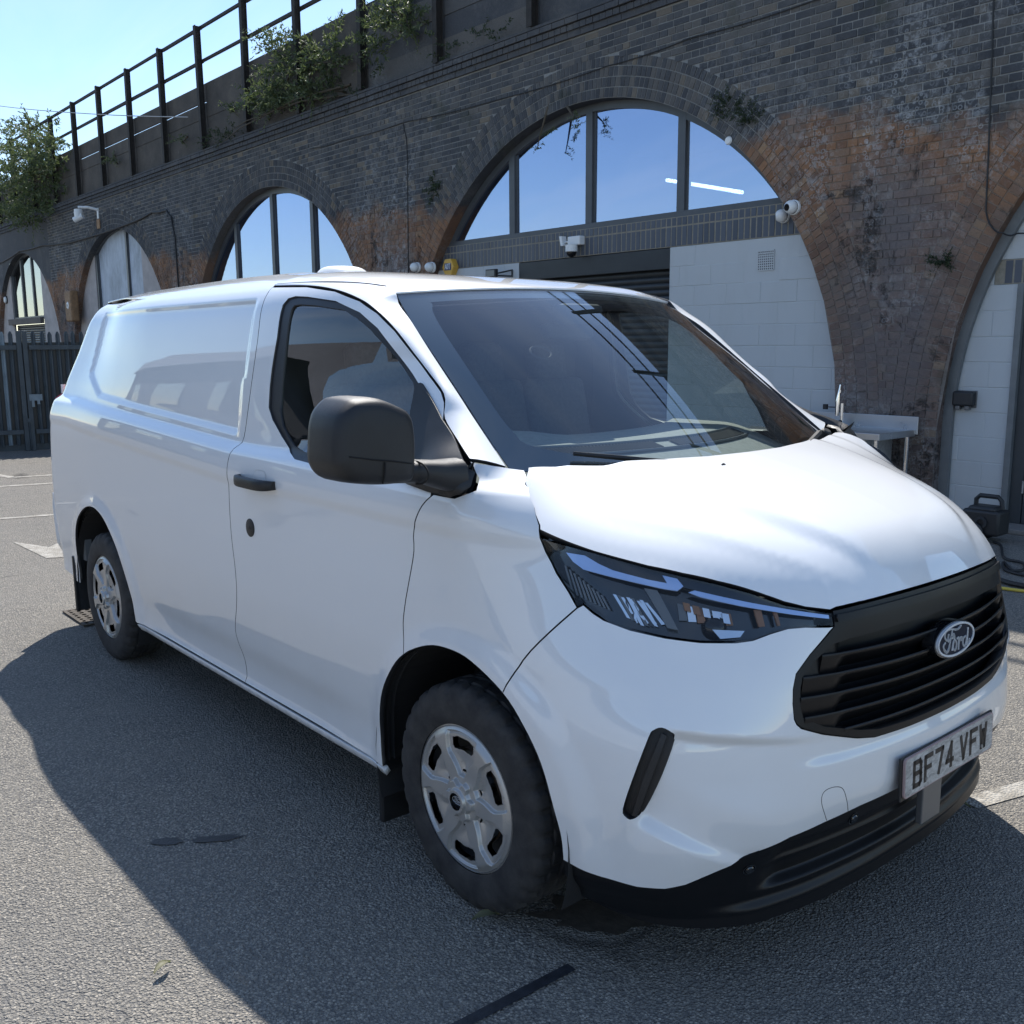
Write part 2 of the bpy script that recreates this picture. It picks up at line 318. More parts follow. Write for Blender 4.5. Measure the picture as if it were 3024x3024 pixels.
class MB:
    """collects shapes into one mesh"""
    def __init__(s): s.v = []; s.f = []
    def add(s, v, f):
        b = len(s.v); s.v += [tuple(map(float, q)) for q in v]; s.f += [tuple(int(i) + b for i in q) for q in f]; return s
    def box(s, a, b):
        x0, y0, z0 = a; x1, y1, z1 = b
        return s.add([(x0, y0, z0), (x1, y0, z0), (x1, y1, z0), (x0, y1, z0), (x0, y0, z1), (x1, y0, z1), (x1, y1, z1), (x0, y1, z1)],
                     [(0, 3, 2, 1), (4, 5, 6, 7), (0, 1, 5, 4), (1, 2, 6, 5), (2, 3, 7, 6), (3, 0, 4, 7)])
    def obox(s, c, ax, ay, az, hx, hy, hz):
        c, ax, ay, az = (np.asarray(q, float) for q in (c, ax, ay, az))
        v = [c + ax * hx * i + ay * hy * j + az * hz * k for k in (-1, 1) for j in (-1, 1) for i in (-1, 1)]
        return s.add(v, [(0, 2, 3, 1), (4, 5, 7, 6), (0, 1, 5, 4), (1, 3, 7, 5), (3, 2, 6, 7), (2, 0, 4, 6)])
    def tube(s, pts, r, n=8, caps=True):
        pts = [np.asarray(q, float) for q in pts]; b = len(s.v); k = len(pts)
        rr = r if hasattr(r, '__len__') else [r] * k
        prev = None
        for i, q in enumerate(pts):
            d = pts[min(i + 1, k - 1)] - pts[max(i - 1, 0)]; d = d / (np.linalg.norm(d) + 1e-12)
            if prev is None:
                h = np.array([0, 0, 1.]) if abs(d[2]) < 0.9 else np.array([1., 0, 0]); a = np.cross(d, h)
            else: a = prev - d * (prev @ d)
            a /= np.linalg.norm(a) + 1e-12; prev = a; c = np.cross(d, a)
            for j in range(n):
                t_ = 2 * math.pi * j / n; s.v.append(tuple(q + rr[i] * (a * math.cos(t_) + c * math.sin(t_))))
        for i in range(k - 1):
            for j in range(n):
                s.f.append((b + i * n + j, b + i * n + (j + 1) % n, b + (i + 1) * n + (j + 1) % n, b + (i + 1) * n + j))
        if caps:
            s.f.append(tuple(b + j for j in range(n))[::-1]); s.f.append(tuple(b + (k - 1) * n + j for j in range(n)))
        return s
    def lathe(s, prof, origin, axis, n=24):
        """prof: (radius, along axis)"""
        axis = np.asarray(axis, float); axis /= np.linalg.norm(axis); h = np.array([0, 0, 1.]) if abs(axis[2]) < 0.9 else np.array([1., 0, 0])
        a = np.cross(axis, h); a /= np.linalg.norm(a); c = np.cross(axis, a); o = np.asarray(origin, float); b = len(s.v); k = len(prof)
        for r, q in prof:
            for j in range(n):
                t_ = 2 * math.pi * j / n; s.v.append(tuple(o + axis * q + r * (a * math.cos(t_) + c * math.sin(t_))))
        for i in range(k - 1):
            for j in range(n):
                s.f.append((b + i * n + j, b + i * n + (j + 1) % n, b + (i + 1) * n + (j + 1) % n, b + (i + 1) * n + j))
        return s
    def prism(s, poly, y0, y1, axis=1):
        """extrude a polygon given in the two other axes"""
        k = len(poly); P = []
        for yy in (y0, y1):
            for q in poly:
                w = list(q); w.insert(axis, yy); P.append(w)
        f = [tuple(range(k)), tuple(range(2 * k - 1, k - 1, -1))] + [(i, i + k, (i + 1) % k + k, (i + 1) % k) for i in range(k)]
        return s.add(P, f)
    def build(s, name, mat, parent=None, smooth=False, bevel=0.0, segs=2, angle=35):
        o = mesh(name, s.v, s.f, mat, parent, smooth)
        if bevel:
            m = o.modifiers.new('bevel', 'BEVEL'); m.width = bevel; m.segments = segs; m.limit_method = 'ANGLE'; m.angle_limit = R(40)
        if smooth:
            try:
                o.data.set_sharp_from_angle(angle=R(angle))
            except Exception: pass
        return o

def pchip(xk,yk,x):
    xk=np.asarray(xk,float); yk=np.asarray(yk,float); x=np.asarray(x,float)
    h=np.diff(xk); d=np.diff(yk,axis=0)/(h if yk.ndim==1 else h[:,None])
    m=np.zeros_like(yk)
    a,b=d[:-1],d[1:]
    w1=(2*h[1:]+h[:-1]); w2=(h[1:]+2*h[:-1])
    if yk.ndim>1: w1=w1[:,None]; w2=w2[:,None]
    with np.errstate(divide='ignore',invalid='ignore'):
        hm=(w1+w2)/(w1/a+w2/b)
    m[1:-1]=np.where(a*b>0,hm,0); m[0]=d[0]; m[-1]=d[-1]
    x=np.clip(x,xk[0],xk[-1]); i=np.clip(np.searchsorted(xk,x)-1,0,len(xk)-2)
    t=(x-xk[i])/h[i]; hh=h[i]
    if yk.ndim>1: t=t[...,None]; hh=hh[...,None]
    t2=t*t; t3=t2*t
    return (2*t3-3*t2+1)*yk[i]+(t3-2*t2+t)*hh*m[i]+(-2*t3+3*t2)*yk[i+1]+(t3-t2)*hh*m[i+1]
def sstep(a,b,x):
    t=np.clip((x-a)/(b-a),0,1); return t*t*(3-2*t)
# half-width of the body side at height z (middle of the van)
SEC=np.array([(.20,.940),(.25,.966),(.275,.985),(.30,.994),(.335,.990),(.40,.988),(.48,.995),(.60,1.005),(.75,1.0125),(.90,1.0135),(1.05,1.0115),(1.115,1.0115),(1.155,1.019),(1.175,1.0195),(1.21,1.016),(1.25,1.007),(1.262,.996),(1.285,.968),(1.31,.963),(1.40,.954),(1.50,.942),(1.60,.927),(1.70,.908),(1.77,.890),(1.82,.868),(1.86,.837),(1.885,.800),(1.905,.755),(2.0,.60)])
def sec(z): return pchip(SEC[:,0],SEC[:,1],z)
LEV=[.20,.31,.42,.52,.65,.80,.95,1.08,1.18,1.25,1.32]
PLAN=[
[(0,.940),(.30,.94),(.43,.935),(.58,.885),(.68,.81),(.75,.69),(.80,.52),(.83,.3),(.84,0)],
[(0,.994),(.30,.994),(.43,.985),(.58,.940),(.68,.872),(.755,.755),(.82,.57),(.86,.35),(.885,0)],
[(0,.99),(.30,1.0),(.45,.985),(.60,.937),(.71,.862),(.80,.74),(.865,.58),(.902,.38),(.925,0)],
[(0,1.0),(.30,1.008),(.47,.985),(.62,.93),(.74,.84),(.82,.725),(.885,.56),(.928,.35),(.953,0)],
[(0,1.011),(.30,1.01),(.47,.981),(.62,.92),(.74,.825),(.825,.695),(.885,.54),(.925,.35),(.95,0)],
[(0,1.018),(.25,1.007),(.43,.965),(.58,.895),(.70,.80),(.79,.685),(.855,.56),(.915,.35),(.945,0)],
[(0,1.019),(.2,.994),(.416,.918),(.53,.85),(.66,.745),(.78,.60),(.865,.467),(.912,.25),(.93,0)],
[(0,1.013),(.15,.982),(.3,.925),(.45,.84),(.6,.715),(.72,.58),(.80,.46),(.86,.25),(.88,0)],
[(0,.986),(.1,.962),(.22,.92),(.36,.83),(.5,.70),(.62,.55),(.7,.42),(.76,.2),(.78,0)],
[(0,.999),(.08,.965),(.18,.91),(.30,.815),(.43,.68),(.54,.53),(.62,.4),(.68,.2),(.70,0)],
[(0,.957),(.05,.895),(.075,.81),(.10,.70),(.115,.6),(.13,.5),(.14,.4),(.15,.2),(.155,0)]]
UN=1.60
_T=np.linspace(0,1,33)
def _resamp(p):
    p=np.array(p,float); p=np.vstack([p,p[-2]*[1,-1]])  # past the centre for a flat tangent
    s=np.r_[0,np.cumsum(np.hypot(*np.diff(p,axis=0).T))]
    # catmull-rom through points by arc length
    m=np.gradient(p,s,axis=0); m[0]=(1,0)
    L=s[-2]; x=_T*L; i=np.clip(np.searchsorted(s,x,side='right')-1,0,len(p)-3); h=(s[i+1]-s[i])[:,None]; t=((x-s[i])[:,None])/h
    return (2*t**3-3*t**2+1)*p[i]+(t**3-2*t**2+t)*h*m[i]+(-2*t**3+3*t**2)*p[i+1]+(t**3-t**2)*h*m[i+1]
PG=np.array([_resamp(p) for p in PLAN]).reshape(len(LEV),-1)
XS=np.array([(.2,-3.84),(.4,-3.86),(.9,-3.86),(1.2,-3.82),(1.5,-3.74),(1.75,-3.63),(1.9,-3.55),(2.0,-3.5)])
RC=.20
ARCH=[(.035,.345,.452),(-3.1,.345,.478)]
def S(u,z):
    """body surface: u = x along the side, arc length round the nose for u>0; right side (y<0)"""
    u=np.asarray(u,float); z=np.asarray(z,float); u,z=np.broadcast_arrays(u,z)
    y0=sec(z-.047*np.clip(-1.45-u,0,2.1)*sstep(.95,1.15,z)*sstep(1.62,1.38,z))
    # greenhouse narrows forward
    y0=y0-.205*np.clip((u+1.35)/1.4,0,1.1)**1.5*sstep(1.19,1.62,z)
    # rear quarter recess panel
    rec=sstep(0,.034,np.minimum.reduce([((u+3.645)*.294+(z-1.79)*.17)/.34, ((u+3.47)*.102+(z-1.496)*.32)/.336, z-1.300-(-1.40-u)*.0505, 1.838-z, pchip([1.2,1.3,1.47,1.67,1.83,1.9],[-1.43,-1.43,-1.41,-1.38,-1.40,-1.41],z)-.012-u]))
    y0=y0-.014*rec
    # shoulder tuck fades toward the back, lower sill kick
    k=sstep(.50,.33,z)*sstep(.285,.33,z)*sstep(-2.62,-2.2,u)*sstep(-.45,-.9,u)
    y0=y0-.014*k
    y0=y0-.075*sstep(-2.5,-3.7,u)*sstep(1.15,1.75,z)
    x=u.copy(); y=y0.copy()
    # rear corner
    xs=pchip(XS[:,0],XS[:,1],z)
    sh=(xs+3.85)*sstep(-2.9,-3.85,u)
    th=np.clip((-3.85-u)/RC,0,np.pi/2); ex=np.clip((-3.85-RC*np.pi/2)-u,0,None)
    xr=np.where(u<-3.85,-3.85-RC*np.sin(th),u)+sh
    yr=np.where(u<-3.85,y0-RC*(1-np.cos(th))-ex,y0)-.018*sstep(-2.9,-3.9,u)
    x=np.where(u<0,xr,x); y=np.where(u<0,yr,y)
    # nose
    g=pchip(LEV,PG,np.clip(z,LEV[0],LEV[-1])).reshape(z.shape+(33,2))
    tt=np.clip(u/UN,0,1)*32; i=np.clip(tt.astype(int),0,31); f=(tt-i)
    G=lambda j: np.take_along_axis(g,np.clip(j,0,32)[...,None,None].repeat(2,-1),-2)[...,0,:]
    p0=G(i); p1=G(i+1); pm=np.where((i>0)[...,None],G(i-1),p0*[-1,1]); pn=np.where((i<31)[...,None],G(i+2),G(np.full_like(i,31))*[1,-1])
    f=f[...,None]; a=.5*(2*p0+(p1-pm)*f+(2*pm-5*p0+4*p1-pn)*f*f+(-pm+3*p0-3*p1+pn)*f**3)
    lv0=pchip(LEV,PG,np.clip(z,LEV[0],LEV[-1]))[...,1]
    x=np.where(u>0,a[...,0],x); y=np.where(u>0,a[...,1]*(1+(y0/lv0-1)*sstep(1.0,.0,u)),y)
    # wheel-arch flares
    for cx,cz,r in ARCH:
        d=np.hypot(x-cx,(z-cz))-r
        fl=np.where(d<0,1,sstep(.085,.0,d))*sstep(.2,.36,z)*(z<1.1)
        y=y+.016*fl*np.where(u>.9,0,1)
    return np.stack([x,-y,z],-1)
# ------------------------------------------------------------------ railway viaduct
YF, YI = 6.2, 6.36
CX = [1.514 - 8.4 * k for k in range(6)]
R1, R4, ZC = 3.68, 4.14, 0.87
XL, XR = -29.0, 2.4
viaduct = thing('railway_viaduct', 'sooty brick railway viaduct with arches behind the white van', 'viaduct', (-6.886, YF, 0))
VO = np.array([-6.886, YF, 0.0])
def proj_px(P):
    d = P - CAMP; zz = d @ np.array(_f); return 1512 + 2882.7 * (d @ np.array(_r)) / zz, 1512 - 2882.7 * (d @ np.array(_u)) / zz, zz
# core
cols = sorted(set([-46.0, 5.5, XL] + [round(float(v), 3) for v in np.arange(-46, 5.5, 0.15)] + [c + s * R1 for c in CX for s in (-1, 1)]))
def arch_z(x, inside):
    if not inside: return 0.0
    c = min(CX, key=lambda q: abs(q - x)); return ZC + math.sqrt(max(0, R1 ** 2 - (x - c) ** 2))
near, far = MB(), MB()
for a, b in zip(cols[:-1], cols[1:]):
    m_ = (a + b) / 2; ins = any(abs(m_ - c) < R1 for c in CX)
    (near if m_ > XL else far).add([(a, YF + 0.003, arch_z(a, ins)), (b, YF + 0.003, arch_z(b, ins)), (b, YF + 0.003, 5.32), (a, YF + 0.003, 5.32)], [(0, 1, 2, 3)])
def rel(o, org):
    """move a world-space mesh under a parent that stands at org"""
    o.location = (-org[0], -org[1], -org[2]); return o
rel(near.build('wall_face', M['mortar'], viaduct), VO); rel(far.build('wall_face', M['brick'], viaduct), VO)
for c in CX:
    sof = MB()
    pr = [(c - R1, 0.0)] + [(c + R1 * math.cos(a), ZC + R1 * math.sin(a)) for a in np.linspace(math.pi, 0, 49)] + [(c + R1, 0.0)]
    for (x0, z0), (x1, z1) in zip(pr[:-1], pr[1:]):
        sof.add([(x0, YF + 0.004, z0), (x1, YF + 0.004, z1), (x1, YI + 0.3, z1), (x0, YI + 0.3, z0)], [(0, 3, 2, 1)])
    rel(sof.build('arch_soffit', M['brick'], viaduct), VO)
# bricks: (cx, cz, w, h, angle)
bricks = []
NZ = int(5.30 / 0.0757)
for i in range(NZ):
    z = (i + 0.5) * 0.0757; dz = z - ZC
    ex = []
    for c in CX:
        hw = R4 if dz < 0 else (math.sqrt(R4 ** 2 - dz ** 2) if dz < R4 else 0)
        if hw > 0: ex.append((c - hw - 0.004, c + hw + 0.004))
    ex.sort(); iv = []; cur = XL
    for a, b in ex:
        if b < XL or a > XR: continue
        if a > cur: iv.append((cur, min(a, XR)))
        cur = max(cur, b)
    if cur < XR: iv.append((cur, XR))
    pit = 0.2265 if i % 2 else 0.1135
    off = (0.0 if i % 2 else 0.055) + rng.normal(0, 0.012)
    for a, b in iv:
        k0 = math.floor((a - off) / pit); x0 = k0 * pit + off
        while x0 < b:
            l, r_ = max(x0 + 0.0055, a), min(x0 + pit - 0.0055, b)
            if r_ - l > 0.03: bricks.append(((l + r_) / 2, z, (r_ - l), 0.064, 0.0))
            x0 += pit
NF = len(bricks)
for c in CX:
    if c < XL - 4: continue
    for k in range(4):
        rm = R1 + 0.115 * (k + 0.5); n = int(math.pi * rm / 0.0755)
        o_ = rng.random()
        for j in range(n):
            a = math.pi * (j + 0.5) / n
            x = c + rm * math.cos(a)
            if x < XL or x > XR: continue
            bricks.append((x, ZC + rm * math.sin(a), 0.104, 0.0645, a))
        for j in range(11):
            for s_ in (-1, 1):
                x = c + s_ * rm
                if XL < x < XR: bricks.append((x, (j + 0.5) * 0.0765 + 0.01, 0.104, 0.0645, 0.0))
B = np.array(bricks)
def unit_brick(r):
    ins = r.uniform(0.006, 0.05, 8); q = [(-.5, -.5), (.5, -.5), (.5, .5), (-.5, .5)]
    v = [(x, 0.028, z) for x, z in q] + [(x, 0.006, z) for x, z in q]
    v += [(x * (1 - ins[k] * .5), -r.uniform(0, .003), z * (1 - ins[k + 4] * 1.2)) for k, (x, z) in enumerate(q)]
    f = [(8, 9, 10, 11)] + [(4 + k, 4 + (k + 1) % 4, 8 + (k + 1) % 4, 8 + k) for k in range(4)] + [(k, (k + 1) % 4, 4 + (k + 1) % 4, 4 + k) for k in range(4)]
    return np.array(v), f
variants = [unit_brick(rng) for _ in range(12)]
px_, py_, zz_ = proj_px(np.stack([B[:, 0], np.full(len(B), YF), B[:, 1]], -1))
inframe = (px_ > 0) & (px_ < 3024) & (py_ > 0) & (py_ < 1560)
clear = inframe & ~((px_ < 2330) & (py_ > 800) & (px_ > 200)) & ~((py_ > 1250 + (px_ - 2450) * 0.45))
score = np.where(clear, B[:, 2] * B[:, 3] / zz_ ** 2, 0)
big = set(np.argsort(-score)[:296].tolist())
vm = []
for k, (v, f) in enumerate(variants):
    me = bpy.data.meshes.new('brick'); me.from_pydata(v.tolist(), [], f); me.materials.append(M['brick']); vm.append(me)
V, F, T = [], [], []
proud = rng.uniform(-0.003, 0.003, len(B)) - 0.002
for i, (cx, cz, w, h, a) in enumerate(B):
    k = int(rng.integers(12)); v, f = variants[k]
    if i in big:
        o = bpy.data.objects.new('brick', vm[k]); COL.objects.link(o); o.parent = viaduct
        o.location = (cx - VO[0], proud[i], cz); o.scale = (w, 1, h); o.rotation_euler = (rng.normal(0, .01), -a, rng.normal(0, .012))
        continue
    q = v * (w, 1, h); ca, sa = math.cos(a), math.sin(a)
    q = np.stack([q[:, 0] * ca - q[:, 2] * sa + cx, q[:, 1] + YF + proud[i], q[:, 0] * sa + q[:, 2] * ca + cz], -1)
    b = 12 * len(T); V.append(q); F += [(x[0] + b, x[1] + b, x[2] + b, x[3] + b) for x in f]; T.append(rng.random())
bw = mesh('brickwork', np.concatenate(V), F, M['brick'], viaduct); rel(bw, VO); bw['kind'] = 'stuff'
at = bw.data.attributes.new('tone', 'FLOAT', 'POINT'); at.data.foreach_set('value', np.repeat(T, 12))
# cornice: three oversailing courses and a ledge
cor = MB()
for k, pr in enumerate((0.030, 0.055, 0.080)):
    z0 = 5.31 + k * 0.076; x = XL - 17
    while x < 5.4:
        w = 0.225 if k % 2 == 0 else 0.11
        y0 = YF - pr - rng.uniform(0, .008); cor.box((x + .005, y0, z0 + .005), (x + w - .005, YF + .02, z0 + .07)); x += w
rel(cor.build('cornice', M['brick'], viaduct), VO)['kind'] = 'stuff'
led = MB(); led.box((-46, YF - 0.085, 5.54), (5.5, YF + 0.15, 5.572)); led.box((-46, YF - 0.028, 5.316), (5.5, YF + 0.02, 5.54))
rel(led.build('ledge', M['brick'], viaduct), VO)
dk = MB(); dk.box((-46, YF + 0.16, 5.30), (5.5, 15, 5.5)); dk.box((-46, 14.9, 0), (5.5, 15, 5.5))
rel(dk.build('deck', M['parapet'], viaduct), VO)
px0 = -15.68 - 2.0 * 15
k = 0
while px0 < 5:
    for z0, z1, dy in ((5.59, 5.90, 0), (5.905, 6.20, .012), (6.205, 6.487, .004), (6.525, 6.86, .02)):
        if z0 > 6.5 or px0 < -27 or px0 > -17 or True:
            zt = z1 + (0.042 if (z1 < 6.5 and z1 > 6.4 and not (-27.5 < px0 < -18.5)) else 0)
            o = MB().box((px0 + .01, YF + .03 + dy, z0), (px0 + 1.99, YF + .07 + dy, zt)).build('parapet_board', M['parapet'] if px0 < -13 else M['brick'], viaduct); rel(o, VO)
    px0 += 2.0
# railing on the parapet
RO = np.array([-15.68, 6.12, 5.58])
railing = thing('railing', 'rusty steel post and rail fence along the top of the viaduct', 'railing', RO.tolist())
pm = MB().box((-.05, -.045, 0), (.05, -.030, 2.35)).box((-.008, -.030, 0), (.008, .06, 2.35)).box((-.05, .06, 0), (.05, .068, 2.35))
p0 = pm.build('post', M['rail_steel'], railing); p0.location = (-30, 0, 0)
for k in range(-14, 10):
    c = p0.copy(); COL.objects.link(c); c.parent = railing; c.location = (2.0 * k, 0, rng.normal(0, .012)); c.rotation_euler = (rng.normal(0, .006), rng.normal(0, .008), 0)
for z in (7.87, 7.24):
    m_ = MB()
    for k in range(-15, 10): m_.box((2.0 * k, .069, z - RO[2] + rng.normal(0, .006)), (2.0 * k + 2.0, .115, z - RO[2] + .055))
    m_.build('rail', M['rail_steel'], railing)

# ------------------------------------------------------------------ things in the arches
def bow(c, r, a0, a1, n=40): return [(c + r * math.cos(a), ZC + r * math.sin(a)) for a in np.linspace(a0, a1, n)]
def block_wall(label, x0, x1, ztop, mat='white_wall', holes=(), org=None, course=0.225, blk=0.45, zoff=0.0):
    t = thing('block_wall', label, 'wall', (x0, YI, 0))
    core = MB().box((0, 0.004, 0), (x1 - x0, 0.12, ztop)); core.build('mortar_bed', M[mat], t)
    lib = {}
    i = 0; z = ztop
    while z > 0.02:
        zb = max(z - course, 0); x = x0 - (blk / 2 if i % 2 else 0) - 0.08
        while x < x1:
            a, b = max(x + .0012, x0), min(x + blk - .0012, x1)
            if b - a > 0.04 and z - zb > 0.04:
                cut = [h_ for h_ in holes if h_[0] < b and h_[1] > a and h_[2] < z and h_[3] > zb]
                if not cut:
                    key = (round(b - a, 3), round(z - zb, 3))
                    if key not in lib:
                        bb, hh = key; e = .006
                        lib[key] = MB().add([(0, .0125, 0), (bb, .0125, 0), (bb, .0125, hh), (0, .0125, hh), (0, .003, .001), (bb, .003, .001), (bb, .003, hh - .001), (0, .003, hh - .001), (e, 0, e), (bb - e, 0, e), (bb - e, 0, hh - e), (e, 0, hh - e)],
                            [(8, 9, 10, 11)] + [(4 + q, 4 + (q + 1) % 4, 8 + (q + 1) % 4, 8 + q) for q in range(4)] + [(q, (q + 1) % 4, 4 + (q + 1) % 4, 4 + q) for q in range(4)])
                        me = bpy.data.meshes.new('block'); me.from_pydata(lib[key].v, [], lib[key].f); me.materials.append(M[mat]); lib[key] = me
                    o = bpy.data.objects.new('block', lib[key]); COL.objects.link(o); o.parent = t; o.location = (a - x0, rng.normal(0, .0012), zb + .002); o.scale = (1, 1, (z - zb - .004) / (z - zb))
            x += blk
        z -= course; i += 1
    return t
def soldier_band(label, x0, x1, rows, pitch=0.0785, skip=()):
    t = thing('soldier_course', label, 'brick band', (x0, YI, rows[0][0]))
    MB().box((0, -.0005, 0), (x1 - x0, .10, rows[-1][1] - rows[0][0])).build('mortar_bed', M['buff_mortar'], t)
    for z0, z1 in rows:
        w, h = pitch - .013, z1 - z0 - .012; e = .003
        v = [(0, .03, 0), (w, .03, 0), (w, .03, h), (0, .03, h), (e, -.004, e), (w - e, -.004, e), (w - e, -.004, h - e), (e, -.004, h - e)]
        me = bpy.data.meshes.new('brick'); me.from_pydata(v, [], [(4, 5, 6, 7)] + [(q, (q + 1) % 4, 4 + (q + 1) % 4, 4 + q) for q in range(4)]); me.materials.append(M['blue_brick'])
        for k in range(int((x1 - x0) / pitch)):
            o = bpy.data.objects.new('brick', me); COL.objects.link(o); o.parent = t; o.location = (k * pitch + .006, rng.normal(0, .0015), z0 - rows[0][0] + .006); o.rotation_euler = (0, rng.normal(0, .006), 0)
    return t
def shutter(label, x0, x1, z1, head=0.22):
    t = thing('roller_shutter', label, 'shutter', (x0, YI + .10, 0))
    me = bpy.data.meshes.new('slat'); w = x1 - x0
    pr = [(0.0, 0.0), (-.010, .012), (-.016, .034), (-.012, .056), (0.0, .070), (.004, .0755)]
    v = [(xx, y, z) for xx in (0, w) for y, z in pr]; n = len(pr)
    me.from_pydata(v, [], [(q, q + n, q + n + 1, q + 1) for q in range(n - 1)]); me.materials.append(M['shutter_steel']); me.polygons.foreach_set('use_smooth', [True] * len(me.polygons))
    for k in range(int((z1 - head) / .076) + 1):
        o = bpy.data.objects.new('slat', me); COL.objects.link(o); o.parent = t; o.location = (0, 0, k * .076)
    if head: MB().box((-.02, -.095, z1 - head), (w + .02, .05, z1)).build('head_plate', M['shutter_steel'], t, bevel=.006)
    for s in (0, w - .06): MB().box((s, -.03, 0), (s + .06, -.018, z1 - head)).build('guide', M['shutter_steel'], t)
    MB().box((0, .02, 0), (w, .03, z1)).build('curtain_back', M['dark_void'], t)
    return t
def arched_window(label, c, zb, mull, gmat='arch_glass', fw=0.09, r=R1, fmat='frame_grey', ydep=0.05, mw=0.11):
    """frame follows the arch; mull: centres of the uprights; panes between them"""
    t = thing('arched_window', label, 'window', (c, YI + ydep, zb)); O = np.array([c, YI + ydep, zb])
    a0 = math.asin((zb - ZC) / r); ro, ri = r + .02, r - fw
    o1 = bow(c, ro, a0, math.pi - a0, 60); i1 = bow(c, ri, math.asin((zb - ZC) / ri), math.pi - math.asin((zb - ZC) / ri), 60)
    m_ = MB(); n = 60
    for y in (-.03, .05): m_.v += [(x - c, y, z - zb) for x, z in o1] + [(x - c, y, z - zb) for x, z in i1]
    for k in range(n - 1):
        m_.f += [(k, k + n, k + n + 1, k + 1), (n + k, 3 * n + k, 3 * n + k + 1, n + k + 1), (2 * n + k, 2 * n + k + 1, 3 * n + k + 1, 3 * n + k)]
    m_.build('head_frame', M[fmat], t)
    hwid = math.sqrt(r * r - (zb - ZC) ** 2)
    MB().box((-hwid, -.035, -.045), (hwid, .06, .055)).build('sill', M[fmat], t, bevel=.006)
    xs = []
    for x in mull:
        zt = ZC + math.sqrt(r * r - (x - c) ** 2) - fw * .6
        MB().box((x - mw / 2 - c, -.032, .055), (x + mw / 2 - c, .055, zt - zb)).box((x + mw / 2 - c, .0, .055), (x + mw / 2 + .03 - c, .05, zt - zb - .02)).build('mullion', M[fmat], t)
    edges = [c - hwid + .02] + list(mull) + [c + hwid - .02]
    for a, b in zip(edges[:-1], edges[1:]):
        xs = np.linspace(a, b, 15); top = [(x - c, ZC + math.sqrt(max(.01, ri * ri - (x - c) ** 2)) + .01 - zb) for x in xs]
        top = [(x, max(z, .06)) for x, z in top]
        poly = [(a - c, .03), (b - c, .03)] + top[::-1]
        tilt = rng.normal(0, .004)
        MB().prism(poly, .012, .018).build('pane', M[gmat], t).rotation_euler = (rng.normal(0, .002), 0, tilt)
    return t
# arch behind the van
block_wall('white painted block wall between roller shutter and stained brick pier', -5.54, -3.05, 2.742, holes=[(-4.315, -4.115, 2.41, 2.61)])
block_wall('strip of white block wall left of the roller shutter above the van roof', -10.7, -8.22, 2.742)
soldier_band('long band of blue grey soldier bricks under the big arched window', -10.55, -3.10, ((2.745, 2.972), (2.972, 3.075)))
shutter('dark roller shutter in the big arch behind the van windscreen', -8.22, -5.54, 2.738, 0.235)
arched_window('big arched window with blue reflective panes above the soldier bricks', CX[1], 3.085, (-8.38, -6.90, -5.42))
# air brick
t = thing('air_vent', 'square perforated air vent high in the white block wall', 'vent', (-4.215, YI - .004, 2.51))
MB().box((-.105, .006, -.105), (.105, .03, .105)).build('vent_back', M['dark_void'], t)
m_ = MB()
for k in range(9):
    q = -.1 + k * .2 / 8; m_.box((q - .0055, -.002, -.1), (q + .0055, .006, .1)).box((-.1, -.0035, q - .0055), (.1, .0045, q + .0055))
m_.build('grille', M['white_wall'], t)
# room seen through the glass
room = MB().box((CX[1] - 3.6, YI + .5, .0), (CX[1] + 3.6, 12, 5.0)); room.f = [tuple(reversed(q)) for q in room.f][:]
room.f = [q for k, q in enumerate(room.f) if k != 2]
rel(room.build('arch_room', M['room_grey'], viaduct), VO)
t = thing('strip_light', 'lit fluorescent tube light hanging inside behind the arched window', 'light', (-6.80, 8.5, 3.78))
d_ = Vector((1.217, 0.0, -.337)); 
MB().tube([(-.66, 0, .16), (.66, 0, -.16)], .026, 10).build('tube', M['tube'], t, smooth=True)
MB().obox((0, .0, .055), np.array((.972, 0, -.236)), (0, 1, 0), np.array((.236, 0, .972)), .70, .03, .015).build('batten', M['frame_grey'], t)
# next arch to the left
arched_window('second arched window with pale sky blue panes over the van roof', CX[2], 1.9, (-16.97, -15.38, -13.87), fw=.10)
block_wall('white block wall low in the second arch', CX[2] - 3.6, CX[2] + 3.6, 1.855)
# third arch: boarded
T3 = arched_window('third arch window boarded with streaky pale panels', CX[3], 2.0, (-25.5, -23.2), gmat='board', fw=.03, mw=.10)
for ch in list(T3.children):
    if ch.name.split('.')[0] == 'pane': ch.name = 'panel'
for a, b, lb in ((CX[3] - 3.6, -25.56, 'pinkish rendered strip of wall left of the boarded arch'), (-22.14, CX[3] + 3.6, 'pinkish rendered strip of wall right of the boarded arch')):
    o = MB().box((0, 0, 0), (b - a, .06, 4.4)).build('rendered_wall', M['pink_render']); o.location = (a, YI + .0, 0); tag(o, lb, 'wall')
o = MB().box((0, 0, 0), (7.2, .06, 2.0)).build('rendered_wall', M['pink_render']); o.location = (CX[3] - 3.6, YI + .01, 0); tag(o, 'low rendered wall under the boarded arch', 'wall')
